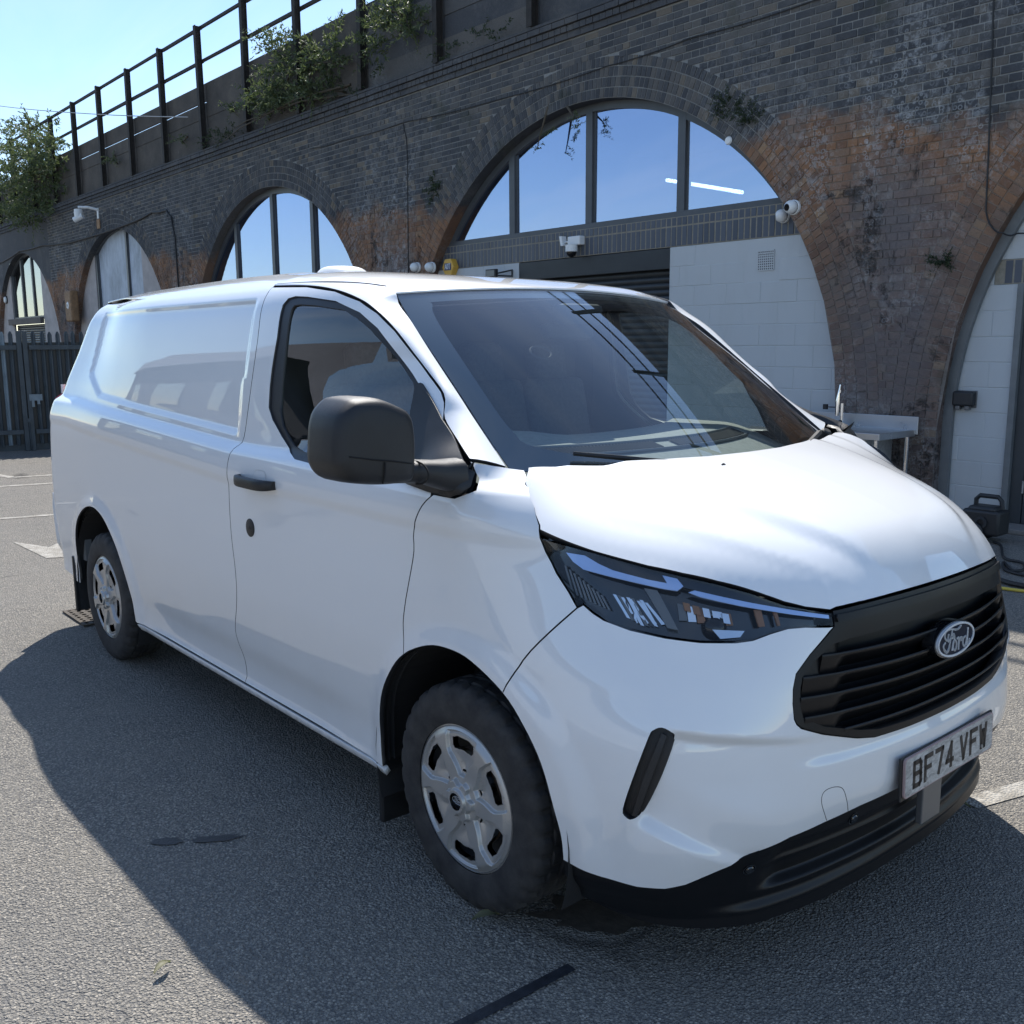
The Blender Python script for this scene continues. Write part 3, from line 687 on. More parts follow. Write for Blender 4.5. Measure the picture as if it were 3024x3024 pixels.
# fourth arch
arched_window('narrow dark arched window with three panes in the far left arch', CX[4], 2.55, (-34.05, -32.85, -31.65, -30.62), gmat='old_glass', fw=.05, mw=.12)
for a, b, lb in ((CX[4] - 3.6, -34.08, 'pale rendered wall left of the far left arched window'), (-30.58, CX[4] + 3.6, 'pale rendered wall right of the far left arched window')):
    o = MB().box((0, 0, 0), (b - a, .06, 4.3)).build('rendered_wall', M['pink_render']); o.location = (a, YI - .01, 0); tag(o, lb, 'wall')
o = MB().box((0, 0, 0), (3.74, .12, .19)).build('lintel', M['lintel_brown'], bevel=.01); o.location = (-34.33, YI - .13, 2.36); tag(o, 'brown timber lintel under the far left arched window', 'lintel')
shutter('dark roller shutter in the far left arch behind the steel fence', -34.05, -30.6, 2.35, 0)
t = thing('wall_lamp', 'small round white bulkhead lamp on the far left pale wall', 'lamp', (-34.75, YI - .01, 3.22))
MB().lathe([(.11, 0), (.11, .05), (.09, .085), (0, .09)], (0, 0, 0), (0, -1, 0), 16).build('lamp_body', M['white_plastic'], t, smooth=True)
MB().lathe([(.13, 0), (.13, .03), (.11, .04)], (0, 0, 0), (0, -1, 0), 16).build('lamp_rim', M['cable_black'], t, smooth=True)
# right-hand arch with the door
c0 = CX[0]
block_wall('white painted block wall right of the stained pier beside the dark door', -2.40, -1.60, 2.14)
block_wall('white block wall above the short soldier course by the door', -2.40, 2.0, 3.6).location.z = 2.355
block_wall('small white block patch left of the short soldier course', -2.40, -1.815, .215).location.z = 2.14
soldier_band('short dark soldier course over the door at the right edge', -1.81, .6, ((2.142, 2.352),), pitch=.0785)
m_ = MB(); o1 = bow(c0, R1 + .01, math.pi, math.pi * .55, 40); i1 = bow(c0, R1 - .085, math.pi, math.pi * .55, 40)
o1 = [(c0 - R1 - .01, 0)] + o1; i1 = [(c0 - R1 + .085, 0)] + i1; n = len(o1)
for y in (0, .05): m_.v += [(x, YI - .055 + y, z) for x, z in o1] + [(x, YI - .055 + y, z) for x, z in i1]
for k in range(n - 1): m_.f += [(k, k + 1, k + n + 1, k + n), (n + k, n + k + 1, 3 * n + k + 1, 3 * n + k)]
o = m_.build('arch_trim', M['trim_grey']); tag(o, 'curved grey metal trim following the right arch edge', 'trim')
t = thing('steel_door', 'dark grey steel door at the right edge beside the white block wall', 'door', (-1.60, YI, 0))
MB().box((0, -.03, 0), (.055, .10, 2.14)).build('frame_post', M['trim_grey'], t, bevel=.004)
MB().box((.055, .02, 0), (.16, .09, 2.14)).build('door_frame', M['door_paint'], t, bevel=.004)
MB().box((.165, .03, .02), (1.2, .075, 2.13)).build('door_leaf', M['door_paint'], t, bevel=.004)
for z in (.32, 1.02, 1.75): MB().tube([(.163, .018, z), (.163, .018, z + .11)], .009, 8).build('hinge', M['galvanised'], t)
MB().box((0, -.30, 0), (1.4, .02, .045)).build('step', M['mortar'], t, bevel=.01)
t = thing('socket_box', 'black twin outdoor socket box on white block wall right of the pier', 'socket', (-1.985, YI, 1.13))
MB().box((-.095, -.085, -.06), (.095, -.012, .075)).build('cover', M['washer_black'], t, smooth=True, bevel=.018, segs=3)
MB().box((-.09, -.012, -.075), (.10, .0, .08)).build('back_box', M['lamp_grey'], t, bevel=.004)
for x in (-.045, .04): MB().box((x - .022, -.075, -.095), (x + .022, -.02, -.055)).build('flap', M['lamp_grey'], t, bevel=.008)
# cameras, alarm, floodlight
def dome_camera(label, x, z, look, group=None, y=YI - .005, s=1.0):
    t = thing('dome_camera', label, 'camera', (x, y, z), group)
    MB().lathe([(.062 * s, 0), (.062 * s, .028), (.055 * s, .036)], (0, 0, 0), (0, -1, 0), 20).build('camera_base', M['camera_white'], t, smooth=True)
    L = np.array(look, float); L /= np.linalg.norm(L); c = np.array((0, -.055 * s, 0))
    prof = [(.056 * s * math.sin(a), .056 * s * math.cos(a)) for a in np.linspace(math.pi, .55, 14)]
    MB().lathe(prof, c, L, 20).build('camera_ball', M['camera_white'], t, smooth=True)
    MB().lathe([(0, .050 * s), (.026 * s, .049 * s), (.030 * s, .044 * s)], c, L, 16).build('camera_eye', M['camera_lens'], t, smooth=True)
    return t
dome_camera('white ball camera at the right end of the soldier band, nearer the window', -4.00, 2.94, (-.9, -.6, -.1), y=YI - .006, s=1.15)
dome_camera('white ball camera on the brick arch ring just right of the soldier band', -3.78, 2.99, (-.15, -1, -.12), y=YF - .006, s=1.2)
dome_camera('white ball camera low on the brick pier left of the yellow alarm', -10.36, 2.80, (-.8, -.7, -.25), y=YF - .006, s=1.25)
dome_camera('white ball camera beside the yellow alarm box', -9.98, 2.78, (-.8, -.7, -.25), y=YF - .006, s=1.25)
t = thing('ptz_camera', 'white bracket camera with dark dome on the soldier band', 'camera', (-7.06, YI, 2.86))
MB().box((-.10, -.10, .02), (.12, .0, .13)).build('camera_housing', M['camera_white'], t, bevel=.012)
MB().lathe([(.078, .02), (.078, -.06), (.07, -.065)], (-.0, -.12, 0), (0, 0, 1), 20).build('camera_body', M['camera_white'], t, smooth=True)
MB().lathe([(.066 * math.cos(a), -.065 - .066 * math.sin(a)) for a in np.linspace(0, math.pi / 2, 8)], (0, -.12, 0), (0, 0, 1), 18).build('dome', M['camera_lens'], t, smooth=True)
MB().tube([(-.10, -.06, .07), (-.17, -.07, .07)], .012, 8).build('arm', M['camera_white'], t)
MB().obox((-.20, -.075, .085), (1, 0, 0), (0, 1, 0), (-.25, 0, 1), .022, .04, .06).build('sensor', M['camera_white'], t)
t = thing('alarm_box', 'yellow hexagonal alarm box with blue logo panel at the left of the soldier band', 'alarm', (-9.70, YI, 2.77))
hx = [(.165 * math.cos(a), .135 * math.sin(a)) for a in np.linspace(0, 2 * math.pi, 7)[:-1]]
MB().prism([(x * .86, z) for x, z in hx], -.10, .0).build('alarm_case', M['alarm_yellow'], t, bevel=.008)
MB().box((-.078, -.104, -.045), (.078, -.1005, .055)).build('logo_panel', M['alarm_blue'], t)
def strokes(polys, w, thick, tf, name, mat, parent):
    """flat lettering: each poly a stroke in (a,b); tf maps (a,b,d) to 3-D"""
    m_ = MB()
    for pts in polys:
        for (a0, b0), (a1, b1) in zip(pts[:-1], pts[1:]):
            d = np.array((a1 - a0, b1 - b0)); L = np.linalg.norm(d)
            if L < 1e-6: continue
            d /= L; n_ = np.array((-d[1], d[0])) * w / 2; e = d * w * .45
            q = [np.array((a0, b0)) - e + n_, np.array((a0, b0)) - e - n_, np.array((a1, b1)) + e - n_, np.array((a1, b1)) + e + n_]
            m_.add([tf(*x, 0) for x in q] + [tf(*x, thick) for x in q], [(4, 5, 6, 7), (0, 1, 5, 4), (1, 2, 6, 5), (2, 3, 7, 6), (3, 0, 4, 7)])
    return m_.build(name, mat, parent)
strokes([[(-.062, -.03), (-.045, .04), (-.025, -.03)], [(-.055, -.008), (-.034, -.008)], [(-.015, -.03), (-.015, .04), (.005, .036), (.012, .005), (.005, -.028), (-.015, -.03)], [(.02, .04), (.062, .04)], [(.041, .04), (.041, -.03)]],
        .011, .0015, lambda a, b, d: (a, -.1045 - d, b + .004), 'logo_letters', M['white_plastic'], t)
t = thing('floodlight', 'small black floodlight on white wall above the van roof', 'floodlight', (-8.58, YI, 2.61))
MB().box((-.12, -.20, -.05), (.10, -.15, .06)).build('lamp_head', M['cable_black'], t, bevel=.008)
MB().tube([(.10, -.17, 0), (.24, -.02, .04)], .012, 6).tube([(.10, -.17, -.03), (.24, -.02, -.04)], .012, 6).tube([(.24, -.02, .05), (.24, -.02, -.05)], .012, 6).build('bracket', M['cable_black'], t)
MB().box((-.10, -.205, -.035), (.08, -.2, .045)).build('lens', M['lamp_grey'], t)
t = thing('bullet_camera', 'white bullet camera on a bracket below the viaduct ledge at far left', 'camera', (-24.5, YF, 5.0))
MB().box((-.05, -.02, -.12), (.05, 0, .14)).build('plate', M['camera_white'], t)
MB().tube([(0, -.02, .10), (-.08, -.22, .15), (-.22, -.42, .15)], .035, 8).build('arm', M['camera_white'], t)
MB().lathe([(.10, .08), (.11, .0), (.10, -.12), (.05, -.14)], (-.22, -.42, .02), (0, 0, 1), 14).build('joint', M['camera_white'], t, smooth=True)
MB().tube([(-.12, -.35, -.06), (-.28, -.52, -.17)], .075, 12).build('barrel', M['camera_white'], t, smooth=True)
o = MB().box((-.10, -.02, -.35), (.12, .0, -.12)).build('back_plate', M['brown_wood']); o.location = (-24.5, YF - .01, 4.98); tag(o, 'brown wooden plate on the brick below the far camera', 'board')
t = thing('alarm_box', 'orange brown bell box at the foot of the third arch beside the van roof', 'alarm', (-26.9, YF, 2.75))
MB().prism([(-.28, -.42), (.28, -.42), (.28, .42), (-.28, .42)], -.22, 0).build('alarm_case', M['brown_wood'], t, bevel=.05)
MB().lathe([(.10, 0), (.07, .02), (.04, .02)], (0, -.22, .02), (0, -1, 0), 14).build('bell_ring', M['white_plastic'], t)
# cables on the brick
def cable(label, pts, r=.011, y=YF - .012, mat='cable_black', cat='cable'):
    P = [(x, (y if len(q) == 2 else q[1]), q[-1]) for q in pts for x in (q[0],)]
    k = []
    for a, b in zip(P[:-1], P[1:]):
        for s in np.linspace(0, 1, 6)[:-1]: k.append(tuple(np.array(a) * (1 - s) + np.array(b) * s + np.array((0, 0, -.02 * math.sin(math.pi * s)))))
    k.append(P[-1]); o = MB().tube(k, r, 6).build('cable', M[mat], smooth=True); tag(o, label, cat)
cable('black cable hanging down the right pier and across to the door wall', [(-1.93, 5.3), (-1.92, 4.45), (-1.90, 4.04), (-1.87, 3.25), (-1.855, 2.76), (-1.80, 2.63), (-1.70, 2.565), (-1.62, YI - .07, 2.56), (-1.30, YI - .02, 2.60), (-.6, YI - .02, 2.62)], .007)
cable('thin black cable running level along the brick above the big arch', [(-13.5, 4.98), (-12.39, 4.95), (-10.61, 4.94), (-8.36, 4.86), (-6.42, 4.87), (-5.17, 4.90), (-3.66, 4.90), (-1.2, 4.95), (1.5, 4.92)], .006)
cable('black cable dropping down the brick pier left of the big arch', [(-10.66, 4.92), (-10.585, 4.7), (-10.57, 4.41), (-10.60, 3.4), (-10.62, 2.3)], .007)
cable('long black cable looping along the brick over the far arches', [(-19.52, 2.6), (-19.55, 4.01), (-19.70, 4.45), (-19.95, 4.62), (-20.79, 4.66), (-22.28, 4.55), (-26.64, 4.47), (-29.5, 4.6), (-31.92, 4.62), (-34.16, 4.42), (-38, 4.4)], .02, YF - .03)
cable('pale overhead wire crossing the sky to the viaduct parapet', [(-60, 2.0, 15.0), (-32.05, 5.9, 8.92), (-25.05, 6.0, 7.52), (-18.2, 6.05, 6.27)], .011, mat='wire_pale', cat='wire')
t = thing('reflector_disc', 'small white disc on the brick arch ring right of the window', 'disc', (-4.62, YF - .012, 3.76))
MB().lathe([(.0, .02), (.035, .018), (.045, 0)], (0, 0, 0), (0, -1, 0), 14).build('disc', M['white_plastic'], t, smooth=True)

# ------------------------------------------------------------------ plants on the viaduct
def plant(name, label, cat, blobs, n, lsize, mat='buddleia_leaf', y0=YF, stems=8, seed=1, group=None, root=None, droop=.3):
    """blobs: (x, y, z, rx, ry, rz, weight); leaves in sprays through the volume"""
    r = np.random.default_rng(seed); w = np.array([b[6] for b in blobs], float); w /= w.sum()
    base = root or (blobs[0][0], y0, blobs[0][2]); t = thing(name, label, cat, base, group); base = np.array(base)
    V, F, T = [], [], []; sp = max(6, n // 16)
    cen = []
    for k in range(sp):
        b = blobs[r.choice(len(blobs), p=w)]
        d = r.normal(size=3); d /= np.linalg.norm(d); rad = r.random() ** .40
        c = np.array(b[:3]) + d * np.array(b[3:6]) * rad * (1.0 + (.35 if r.random() < .12 else 0)); cen.append(c)
        out = d * np.array((1, 1, .6)) + np.array((0, -.25, .25)); out /= np.linalg.norm(out)
        ln = lsize * r.uniform(2.2, 4.4)
        for j in range(16):
            s = (j + .5) / 16; p = c + out * ln * (s - .3) + np.array((0, 0, -droop * ln * s * s))
            q = r.normal(size=3) * .8 + out * .7 + np.array((0, 0, -.2)); q /= np.linalg.norm(q)
            sd = np.cross(q, r.normal(size=3)); sd /= np.linalg.norm(sd) + 1e-9; L = lsize * r.uniform(.7, 1.4) * (1 - .4 * s); W = L * .16
            nn = np.cross(q, sd) * W * .5
            i0 = len(V); V += [p, p + q * L * .45 + sd * W + nn, p + q * L, p + q * L * .45 - sd * W + nn]; F += [(i0, i0 + 1, i0 + 2), (i0, i0 + 2, i0 + 3)]
            T += [min(1, max(0, r.normal(.45, .25) + (.25 if s > .7 else 0)))] * 4
    o = mesh('leaves', np.array(V) - base, F, M[mat], t); a = o.data.attributes.new('tone', 'FLOAT', 'POINT'); a.data.foreach_set('value', T); o['kind'] = 'stuff'
    m_ = MB()
    for k in range(stems):
        e = cen[int(r.integers(len(cen)))] - base; s_ = np.array((r.normal(0, .1), .02, r.normal(0, .1)))
        md = (s_ + e) / 2 + np.array((0, -.15, .12)) * np.linalg.norm(e) * .3
        m_.tube([s_, s_ * .4 + md * .6, md * .5 + e * .5, e], [.022, .016, .010, .005], 5, False)
    m_.build('stem', M['stem'], t)
    return t
plant('buddleia_bush', 'large green buddleia bush spilling over the railing at far left', 'bush', [(-28.3, 6.0, 6.5, 1.9, .6, 1.0, 3), (-30.6, 5.9, 6.3, 1.9, .6, .9, 3), (-29.4, 6.0, 7.5, 1.3, .5, .75, 2.4), (-27.4, 6.0, 6.9, 1.0, .4, .8, 1.4), (-31.5, 6.0, 7.3, 1.0, .45, .55, 1), (-29.0, 5.8, 5.6, 2.2, .45, .45, 1.6)], 9000, .15, stems=26, seed=3)
plant('buddleia_bush', 'pale green buddleia bush growing from the parapet above the second arch', 'bush', [(-13.9, 6.05, 6.35, .95, .3, .45, 3), (-12.6, 6.05, 6.3, .7, .3, .45, 2), (-14.6, 6.02, 5.95, .9, .3, .22, 2), (-14.2, 6.0, 6.85, .5, .25, .2, .8), (-13.2, 6.05, 5.85, .8, .28, .2, 1)], 5200, .10, stems=16, seed=4)
plant('buddleia_bush', 'smaller buddleia bush on the parapet left above the big arch', 'bush', [(-10.7, 6.05, 6.45, .45, .22, .22, 2), (-10.2, 6.05, 6.2, .3, .2, .25, 1.2), (-11.2, 6.05, 6.2, .4, .2, .3, 1)], 1700, .09, stems=8, seed=5)
plant('weed_tuft', 'dark green growth trailing down the ledge between the bush and the big arch', 'weeds', [(-12.2, 6.1, 5.75, 1.2, .14, .28, 2), (-8.9, 6.12, 5.7, 1.0, .10, .16, 1), (-16.8, 6.1, 5.7, 1.0, .10, .16, 1.2)], 1500, .06, 'moss_leaf', stems=3, seed=6)
plant('weed_tuft', 'small pale weed sprig on the dark parapet boards at left', 'weeds', [(-22.9, 6.12, 6.15, .4, .12, .12, 1)], 220, .07, stems=2, seed=7)
plant('weed_tuft', 'tiny weed sprig in the ledge right of the parapet slits', 'weeds', [(-18.85, 6.1, 5.95, .3, .1, .1, 1)], 180, .06, stems=2, seed=8)
plant('weed_tuft', 'star shaped weed sprig hanging from the parapet beside the middle bush', 'weeds', [(-16.34, 6.1, 6.16, .2, .1, .12, 1)], 160, .07, stems=2, seed=9)
plant('moss_clump', 'dark moss clump on the arch ring top right of the big window', 'moss', [(-4.62, YF - .03, 4.10, .20, .05, .16, 1), (-4.35, YF - .03, 3.97, .13, .04, .12, .6)], 1400, .035, 'moss_leaf', stems=0, seed=10, droop=.1)
plant('moss_clump', 'small dark fern clump on the right pier near the grey trim', 'moss', [(-2.20, YF - .03, 2.36, .12, .05, .06, 1)], 500, .035, 'moss_leaf', stems=0, seed=11, droop=.1)
plant('weed_tuft', 'leafy sprig hanging over the top left of the big arched window', 'weeds', [(-7.44, YF - .02, 4.30, .05, .03, .04, 1), (-7.52, YF - .02, 4.20, .05, .03, .04, .8), (-7.62, YF - .02, 4.13, .06, .02, .02, .6)], 110, .045, stems=1, seed=12, root=(-7.40, YF, 4.44))
plant('weed_tuft', 'short leafy tuft hanging over the mullion of the big arched window', 'weeds', [(-6.96, YF - .02, 4.40, .07, .03, .05, 1), (-6.91, YF - .02, 4.28, .03, .02, .08, .6)], 150, .04, stems=1, seed=13, root=(-6.95, YF, 4.52))
plant('weed_tuft', 'green weeds rooted in the left shoulder of the big arch', 'weeds', [(-9.9, YF - .02, 3.9, .16, .05, .14, 1)], 420, .05, 'moss_leaf', stems=2, seed=14)
# ------------------------------------------------------------------ yard
g = MB().add([(-500, -500, 0), (500, -500, 0), (500, 500, 0), (-500, 500, 0)], [(0, 1, 2, 3)]).build('ground', M['asphalt']); g['kind'] = 'structure'
def decal(name, poly, mat, z=.004):
    o = MB().add([(x, y, z) for x, y in poly], [tuple(range(len(poly)))]).build(name, M[mat]); o['kind'] = 'structure'; return o
def strip(a, b, w):
    a, b = np.array(a, float), np.array(b, float); d = b - a; d /= np.linalg.norm(d); n = np.array((-d[1], d[0])) * w / 2
    return [a - n, b - n, b + n, a + n]
def blob(c, rx, ry, rot, n=26, seed=0, rough=.25):
    r = np.random.default_rng(seed); out = []
    for k in range(n):
        a = 2 * math.pi * k / n; s = 1 + r.normal(0, rough) * .5; x, y = rx * s * math.cos(a), ry * s * math.sin(a)
        out.append((c[0] + x * math.cos(rot) - y * math.sin(rot), c[1] + x * math.sin(rot) + y * math.cos(rot)))
    return out
decal('road_marking', strip((.69, .78), (1.02, 1.95), .085), 'line')
decal('road_marking', strip((-11.9, .47), (-11.45, .56), .10), 'line')
decal('road_marking', strip((-11.45, .58), (-11.15, 1.9), .10), 'line')
decal('road_marking', strip((-10.70, .10), (-10.4, 1.3), .10), 'line')
decal('road_marking', [(-6.9, -.55), (-6.0, -.52), (-5.95, -.40), (-6.5, -.05), (-6.75, -.12), (-6.45, -.38)], 'line')
decal('road_marking', strip((-7.4, -1.6), (-5.2, -1.2), .09), 'line')
decal('road_marking', strip((-9.0, -3.6), (-8.0, .6), .09), 'line')
decal('tar_seam', strip((.395, -1.75), (.428, -.955), .034), 'tar')
decal('damp_patch', blob((-.955, -1.52), .055, .024, .9, seed=2), 'damp')
decal('damp_patch', blob((-.865, -1.385), .085, .022, 1.05, seed=3), 'damp')
decal('mud_patch', blob((.30, -.74), .16, .09, .8, seed=5, rough=.4), 'mud_patch')
t = thing('drain_cover', 'square steel drain cover on the sunlit ground by the rear wheel', 'drain', (-4.02, -.70, .002))
MB().box((-.20, -.20, 0), (.20, .20, .003)).build('pit', M['dark_void'], t)
m_ = MB().box((-.21, -.21, .002), (.21, -.19, .012)).box((-.21, .19, .002), (.21, .21, .012)).box((-.21, -.19, .002), (-.19, .19, .012)).box((.19, -.19, .002), (.21, .19, .012))
for k in range(7): m_.box((-.19, -.17 + k * .05, .0025), (.19, -.145 + k * .05, .010)).box((-.17 + k * .05, -.19, .003), (-.15 + k * .05, .19, .0108))
m_.build('grating', M['mud_patch'], t)
def leaf(label, x, y, rot, L=.085):
    v, f = [], []
    for i in range(7):
        s = i / 6; w = L * .19 * math.sin(math.pi * (s * .93 + .05)); zc = .010 + .012 * math.sin(s * 3) + .004
        v += [(s * L - L / 2, -w, zc + .008), (s * L - L / 2, 0, zc), (s * L - L / 2, w, zc + .006)]
    for i in range(6): b = 3 * i; f += [(b, b + 3, b + 4, b + 1), (b + 1, b + 4, b + 5, b + 2)]
    o = mesh('fallen_leaf', v, f, M['dead_leaf'], smooth=True); o.location = (x, y, .002); o.rotation_euler = (.1, .05, rot); tag(o, label, 'leaf')
    a = o.data.attributes.new('tone', 'FLOAT', 'POINT'); a.data.foreach_set('value', [.8] * len(v))
leaf('pale green dry leaf on the asphalt in front of the front tyre', .115, -1.0, 1.25)
leaf('curled brown leaf on the sunlit asphalt left of the van shadow', -.27, -1.80, 2.0, .06)
leaf('tiny orange leaf on the asphalt by the white line', .70, .72, .2, .05)
# opposite side of the yard, seen in the paint and glass
t = thing('warehouse', 'brick warehouse across the yard behind the viewer', 'building', (-15, -7.5, 0))
MB().box((-9, -7, 0), (7.6, 0, 3.6)).build('wall', M['opposite_brick'], t)
MB().add([(-9.3, .3, 3.5), (7.9, .3, 3.5), (7.9, -3.5, 5.2), (-9.3, -3.5, 5.2), (7.9, -7.3, 3.5), (-9.3, -7.3, 3.5)], [(0, 1, 2, 3), (3, 2, 4, 5), (1, 4, 2), (0, 3, 5)]).build('roof', M['opposite_roof'], t)
for k in range(5): MB().box((-7.5 + k * 3, -.02, 1.6), (-6 + k * 3, .03, 2.8)).build('window', M['old_glass'], t)
t = thing('low_building', 'low white rendered building across the yard behind the viewer', 'building', (-2.0, -10.5, 0))
MB().box((-6.8, -4, 0), (12, 0, 2.6)).build('wall', M['opposite_white'], t)
MB().box((-7.0, -4.2, 2.6), (12.2, .2, 2.85)).build('roof', M['opposite_roof'], t)
# palisade fence and gate at the end of the yard
FA = math.atan2(.98, .19)
fence = thing('palisade_fence', 'dark blue green steel palisade fence and gate left of the van', 'fence', (-14.95, 1.23, 0)); fence.rotation_euler.z = FA
def pale_mesh(h):
    pr = [(-.033, .0), (-.022, -.016), (0, -.006), (.022, -.016), (.033, .0)]; v, f = [], []
    for z in (.10, h): v += [(x, y, z) for x, y in pr]
    v += [(-.012, -.008, h + .05), (.012, -.008, h + .05)]
    f = [(k, k + 1, k + 6, k + 5) for k in range(4)] + [(5, 6, 10), (6, 7, 11, 10), (7, 8, 11), (8, 9, 11)]
    me = bpy.data.meshes.new('pale'); me.from_pydata(v, [], f); me.materials.append(M['palisade']); return me
pm_ = pale_mesh(1.84); pl_ = pale_mesh(1.84); pl_.materials.clear(); pl_.materials.append(M['palisade_bare'])
for k in range(-20, 42):
    x = .055 + k * .115
    if .37 < x < .55: continue
    o = bpy.data.objects.new('pale', pl_ if k == 1 else pm_); COL.objects.link(o); o.parent = fence; o.location = (x, rng.normal(0, .004), rng.normal(0, .008)); o.rotation_euler = (0, rng.normal(0, .006), rng.normal(0, .05))
for z in (1.64, .305):
    MB().box((-2.4, -.06, z - .035), (.37, -.024, z + .035)).build('rail', M['palisade'], fence); MB().box((.55, -.06, z - .035), (4.9, -.024, z + .035)).build('rail', M['palisade'], fence)
for x in (.41, .495): MB().box((x - .036, -.05, 0), (x + .036, .03, 1.90)).build('gate_post', M['palisade'], fence, bevel=.006)
MB().box((.49, -.06, .80), (.68, -.045, .90)).box((.52, -.075, .70), (.56, -.05, .83)).box((.60, -.07, .74), (.64, -.05, .82)).build('lock_plate', M['palisade_bare'], fence)
MB().tube([(.46, -.06, .02), (.46, -.06, .48)], .012, 6).box((.43, -.07, .46), (.49, -.04, .52)).build('drop_bolt', M['palisade'], fence)
MB().box((-2.4, .06, 0), (4.9, .12, .10)).build('gravel_board', M['palisade'], fence)
MB().box((-2.4, .055, .1), (4.9, .058, 1.72)).build('backing_sheet', M['shutter_steel'], fence)
# stainless sink against the pier
t = thing('steel_sink', 'stainless steel catering sink against the brick pier behind the bonnet', 'sink', (-3.0, 5.85, 0))
def sx(x): return x + 3.0
MB().box((sx(-3.7), .262, .80), (sx(-2.30), .275, .965)).build('splashback', M['stainless'], t, bevel=.004)
MB().box((sx(-3.7), -.38, .825), (sx(-2.33), .262, .845)).box((sx(-3.7), -.385, .785), (sx(-2.33), -.37, .846)).box((sx(-2.335), -.385, .785), (sx(-2.32), .262, .846)).build('worktop', M['stainless'], t, bevel=.004)
MB().box((sx(-3.45), -.30, .52), (sx(-2.50), .20, .822)).build('basin', M['galvanised'], t, bevel=.02)
for x, y in ((-2.37, -.34), (-2.37, .21), (-3.62, -.34), (-3.62, .21)): MB().tube([(sx(x), y, 0), (sx(x), y, .80)], .022, 12).tube([(sx(x), y, .655), (sx(x), y, .665)], .025, 12).build('leg', M['chrome'], t, smooth=True)
t = thing('tap', 'tall chrome spray tap rising from the steel sink', 'tap', (-3.03, 5.99, .846))
MB().tube([(.02, 0, 0), (.02, 0, .22)], .016, 10).build('tap_column', M['chrome'], t, smooth=True)
MB().tube([(-.02, -.02, .10), (-.02, -.02, .23), (-.012, -.02, .33), (-.005, -.01, .40)], [.020, .022, .008, .008], 10).tube([(-.005, -.01, .32), (-.005, -.01, .35)], .016, 8).build('spray_head', M['chrome'], t, smooth=True)
MB().tube([(-.07, -.05, .015), (.0, -.02, .03), (.02, 0, .05)], .020, 8).build('valve', M['cable_black'], t, smooth=True)
MB().tube([(-.15, -.01, .18), (.0, -.01, .18)], .006, 6).box((-.18, -.02, .155), (-.14, .01, .205)).build('handle', M['cable_black'], t)
# pressure washer by the door step, with hoses
t = thing('pressure_washer', 'black pressure washer with top handle standing by the dark door', 'pressure washer', (-1.40, 5.62, 0))
MB().box((-.17, -.10, .06), (.14, .12, .27)).box((-.13, -.09, .25), (.10, .10, .30)).build('washer_body', M['washer_black'], t, bevel=.03, segs=3, smooth=True)
MB().tube([(-.12, .05, .27), (-.12, .05, .34), (-.09, .05, .372), (.06, .05, .372), (.09, .05, .34), (.10, .05, .27)], .020, 8).build('handle', M['washer_black'], t, smooth=True)
for y in (-.13, .13): MB().lathe([(.0, -.02), (.07, -.02), (.085, -.01), (.085, .01), (.07, .02), (0, .02)], (-.05, y, .085), (0, 1, 0), 20).build('wheel', M['rubber_and_gap_shade'], t, smooth=True)
MB().lathe([(.05, 0), (.05, .012), (.03, .014)], (0.0, -.11, .17), (0, -1, 0), 18).build('dial', M['cab_dark'], t, smooth=True)
def ground_hose(label, pts, r, mat):
    k = []
    P = [np.array(p, float) for p in pts]
    for i in range(len(P) - 1):
        p0, p1, p2, p3 = P[max(i - 1, 0)], P[i], P[i + 1], P[min(i + 2, len(P) - 1)]
        for s in np.linspace(0, 1, 9)[:-1]: k.append(.5 * (2 * p1 + (p2 - p0) * s + (2 * p0 - 5 * p1 + 4 * p2 - p3) * s * s + (-p0 + 3 * p1 - 3 * p2 + p3) * s ** 3))
    k.append(P[-1]); tag(MB().tube([(x, y, r + .003 + .02 * 0) for x, y in k], r, 8).build('hose', M[mat], smooth=True), label, 'hose')
ground_hose('black looped hose on the ground behind the van bonnet', [(-1.30, 5.55), (-1.20, 5.45), (-.98, 5.0), (-.82, 4.93), (-.72, 4.72), (-.76, 4.62), (-.92, 4.85), (-.80, 4.60), (-.60, 4.52), (-.2, 4.50)], .011, 'cable_black')
ground_hose('thick black hose running right beside the yellow hose', [(-1.1, 4.15), (-.75, 4.25), (-.5, 4.18), (.2, 4.3)], .018, 'cable_black')
ground_hose('yellow hose on the ground at the right edge of the photo', [(-1.0, 3.95), (-.6, 4.03), (-.4, 4.08), (.3, 4.3)], .011, 'hose_yellow')
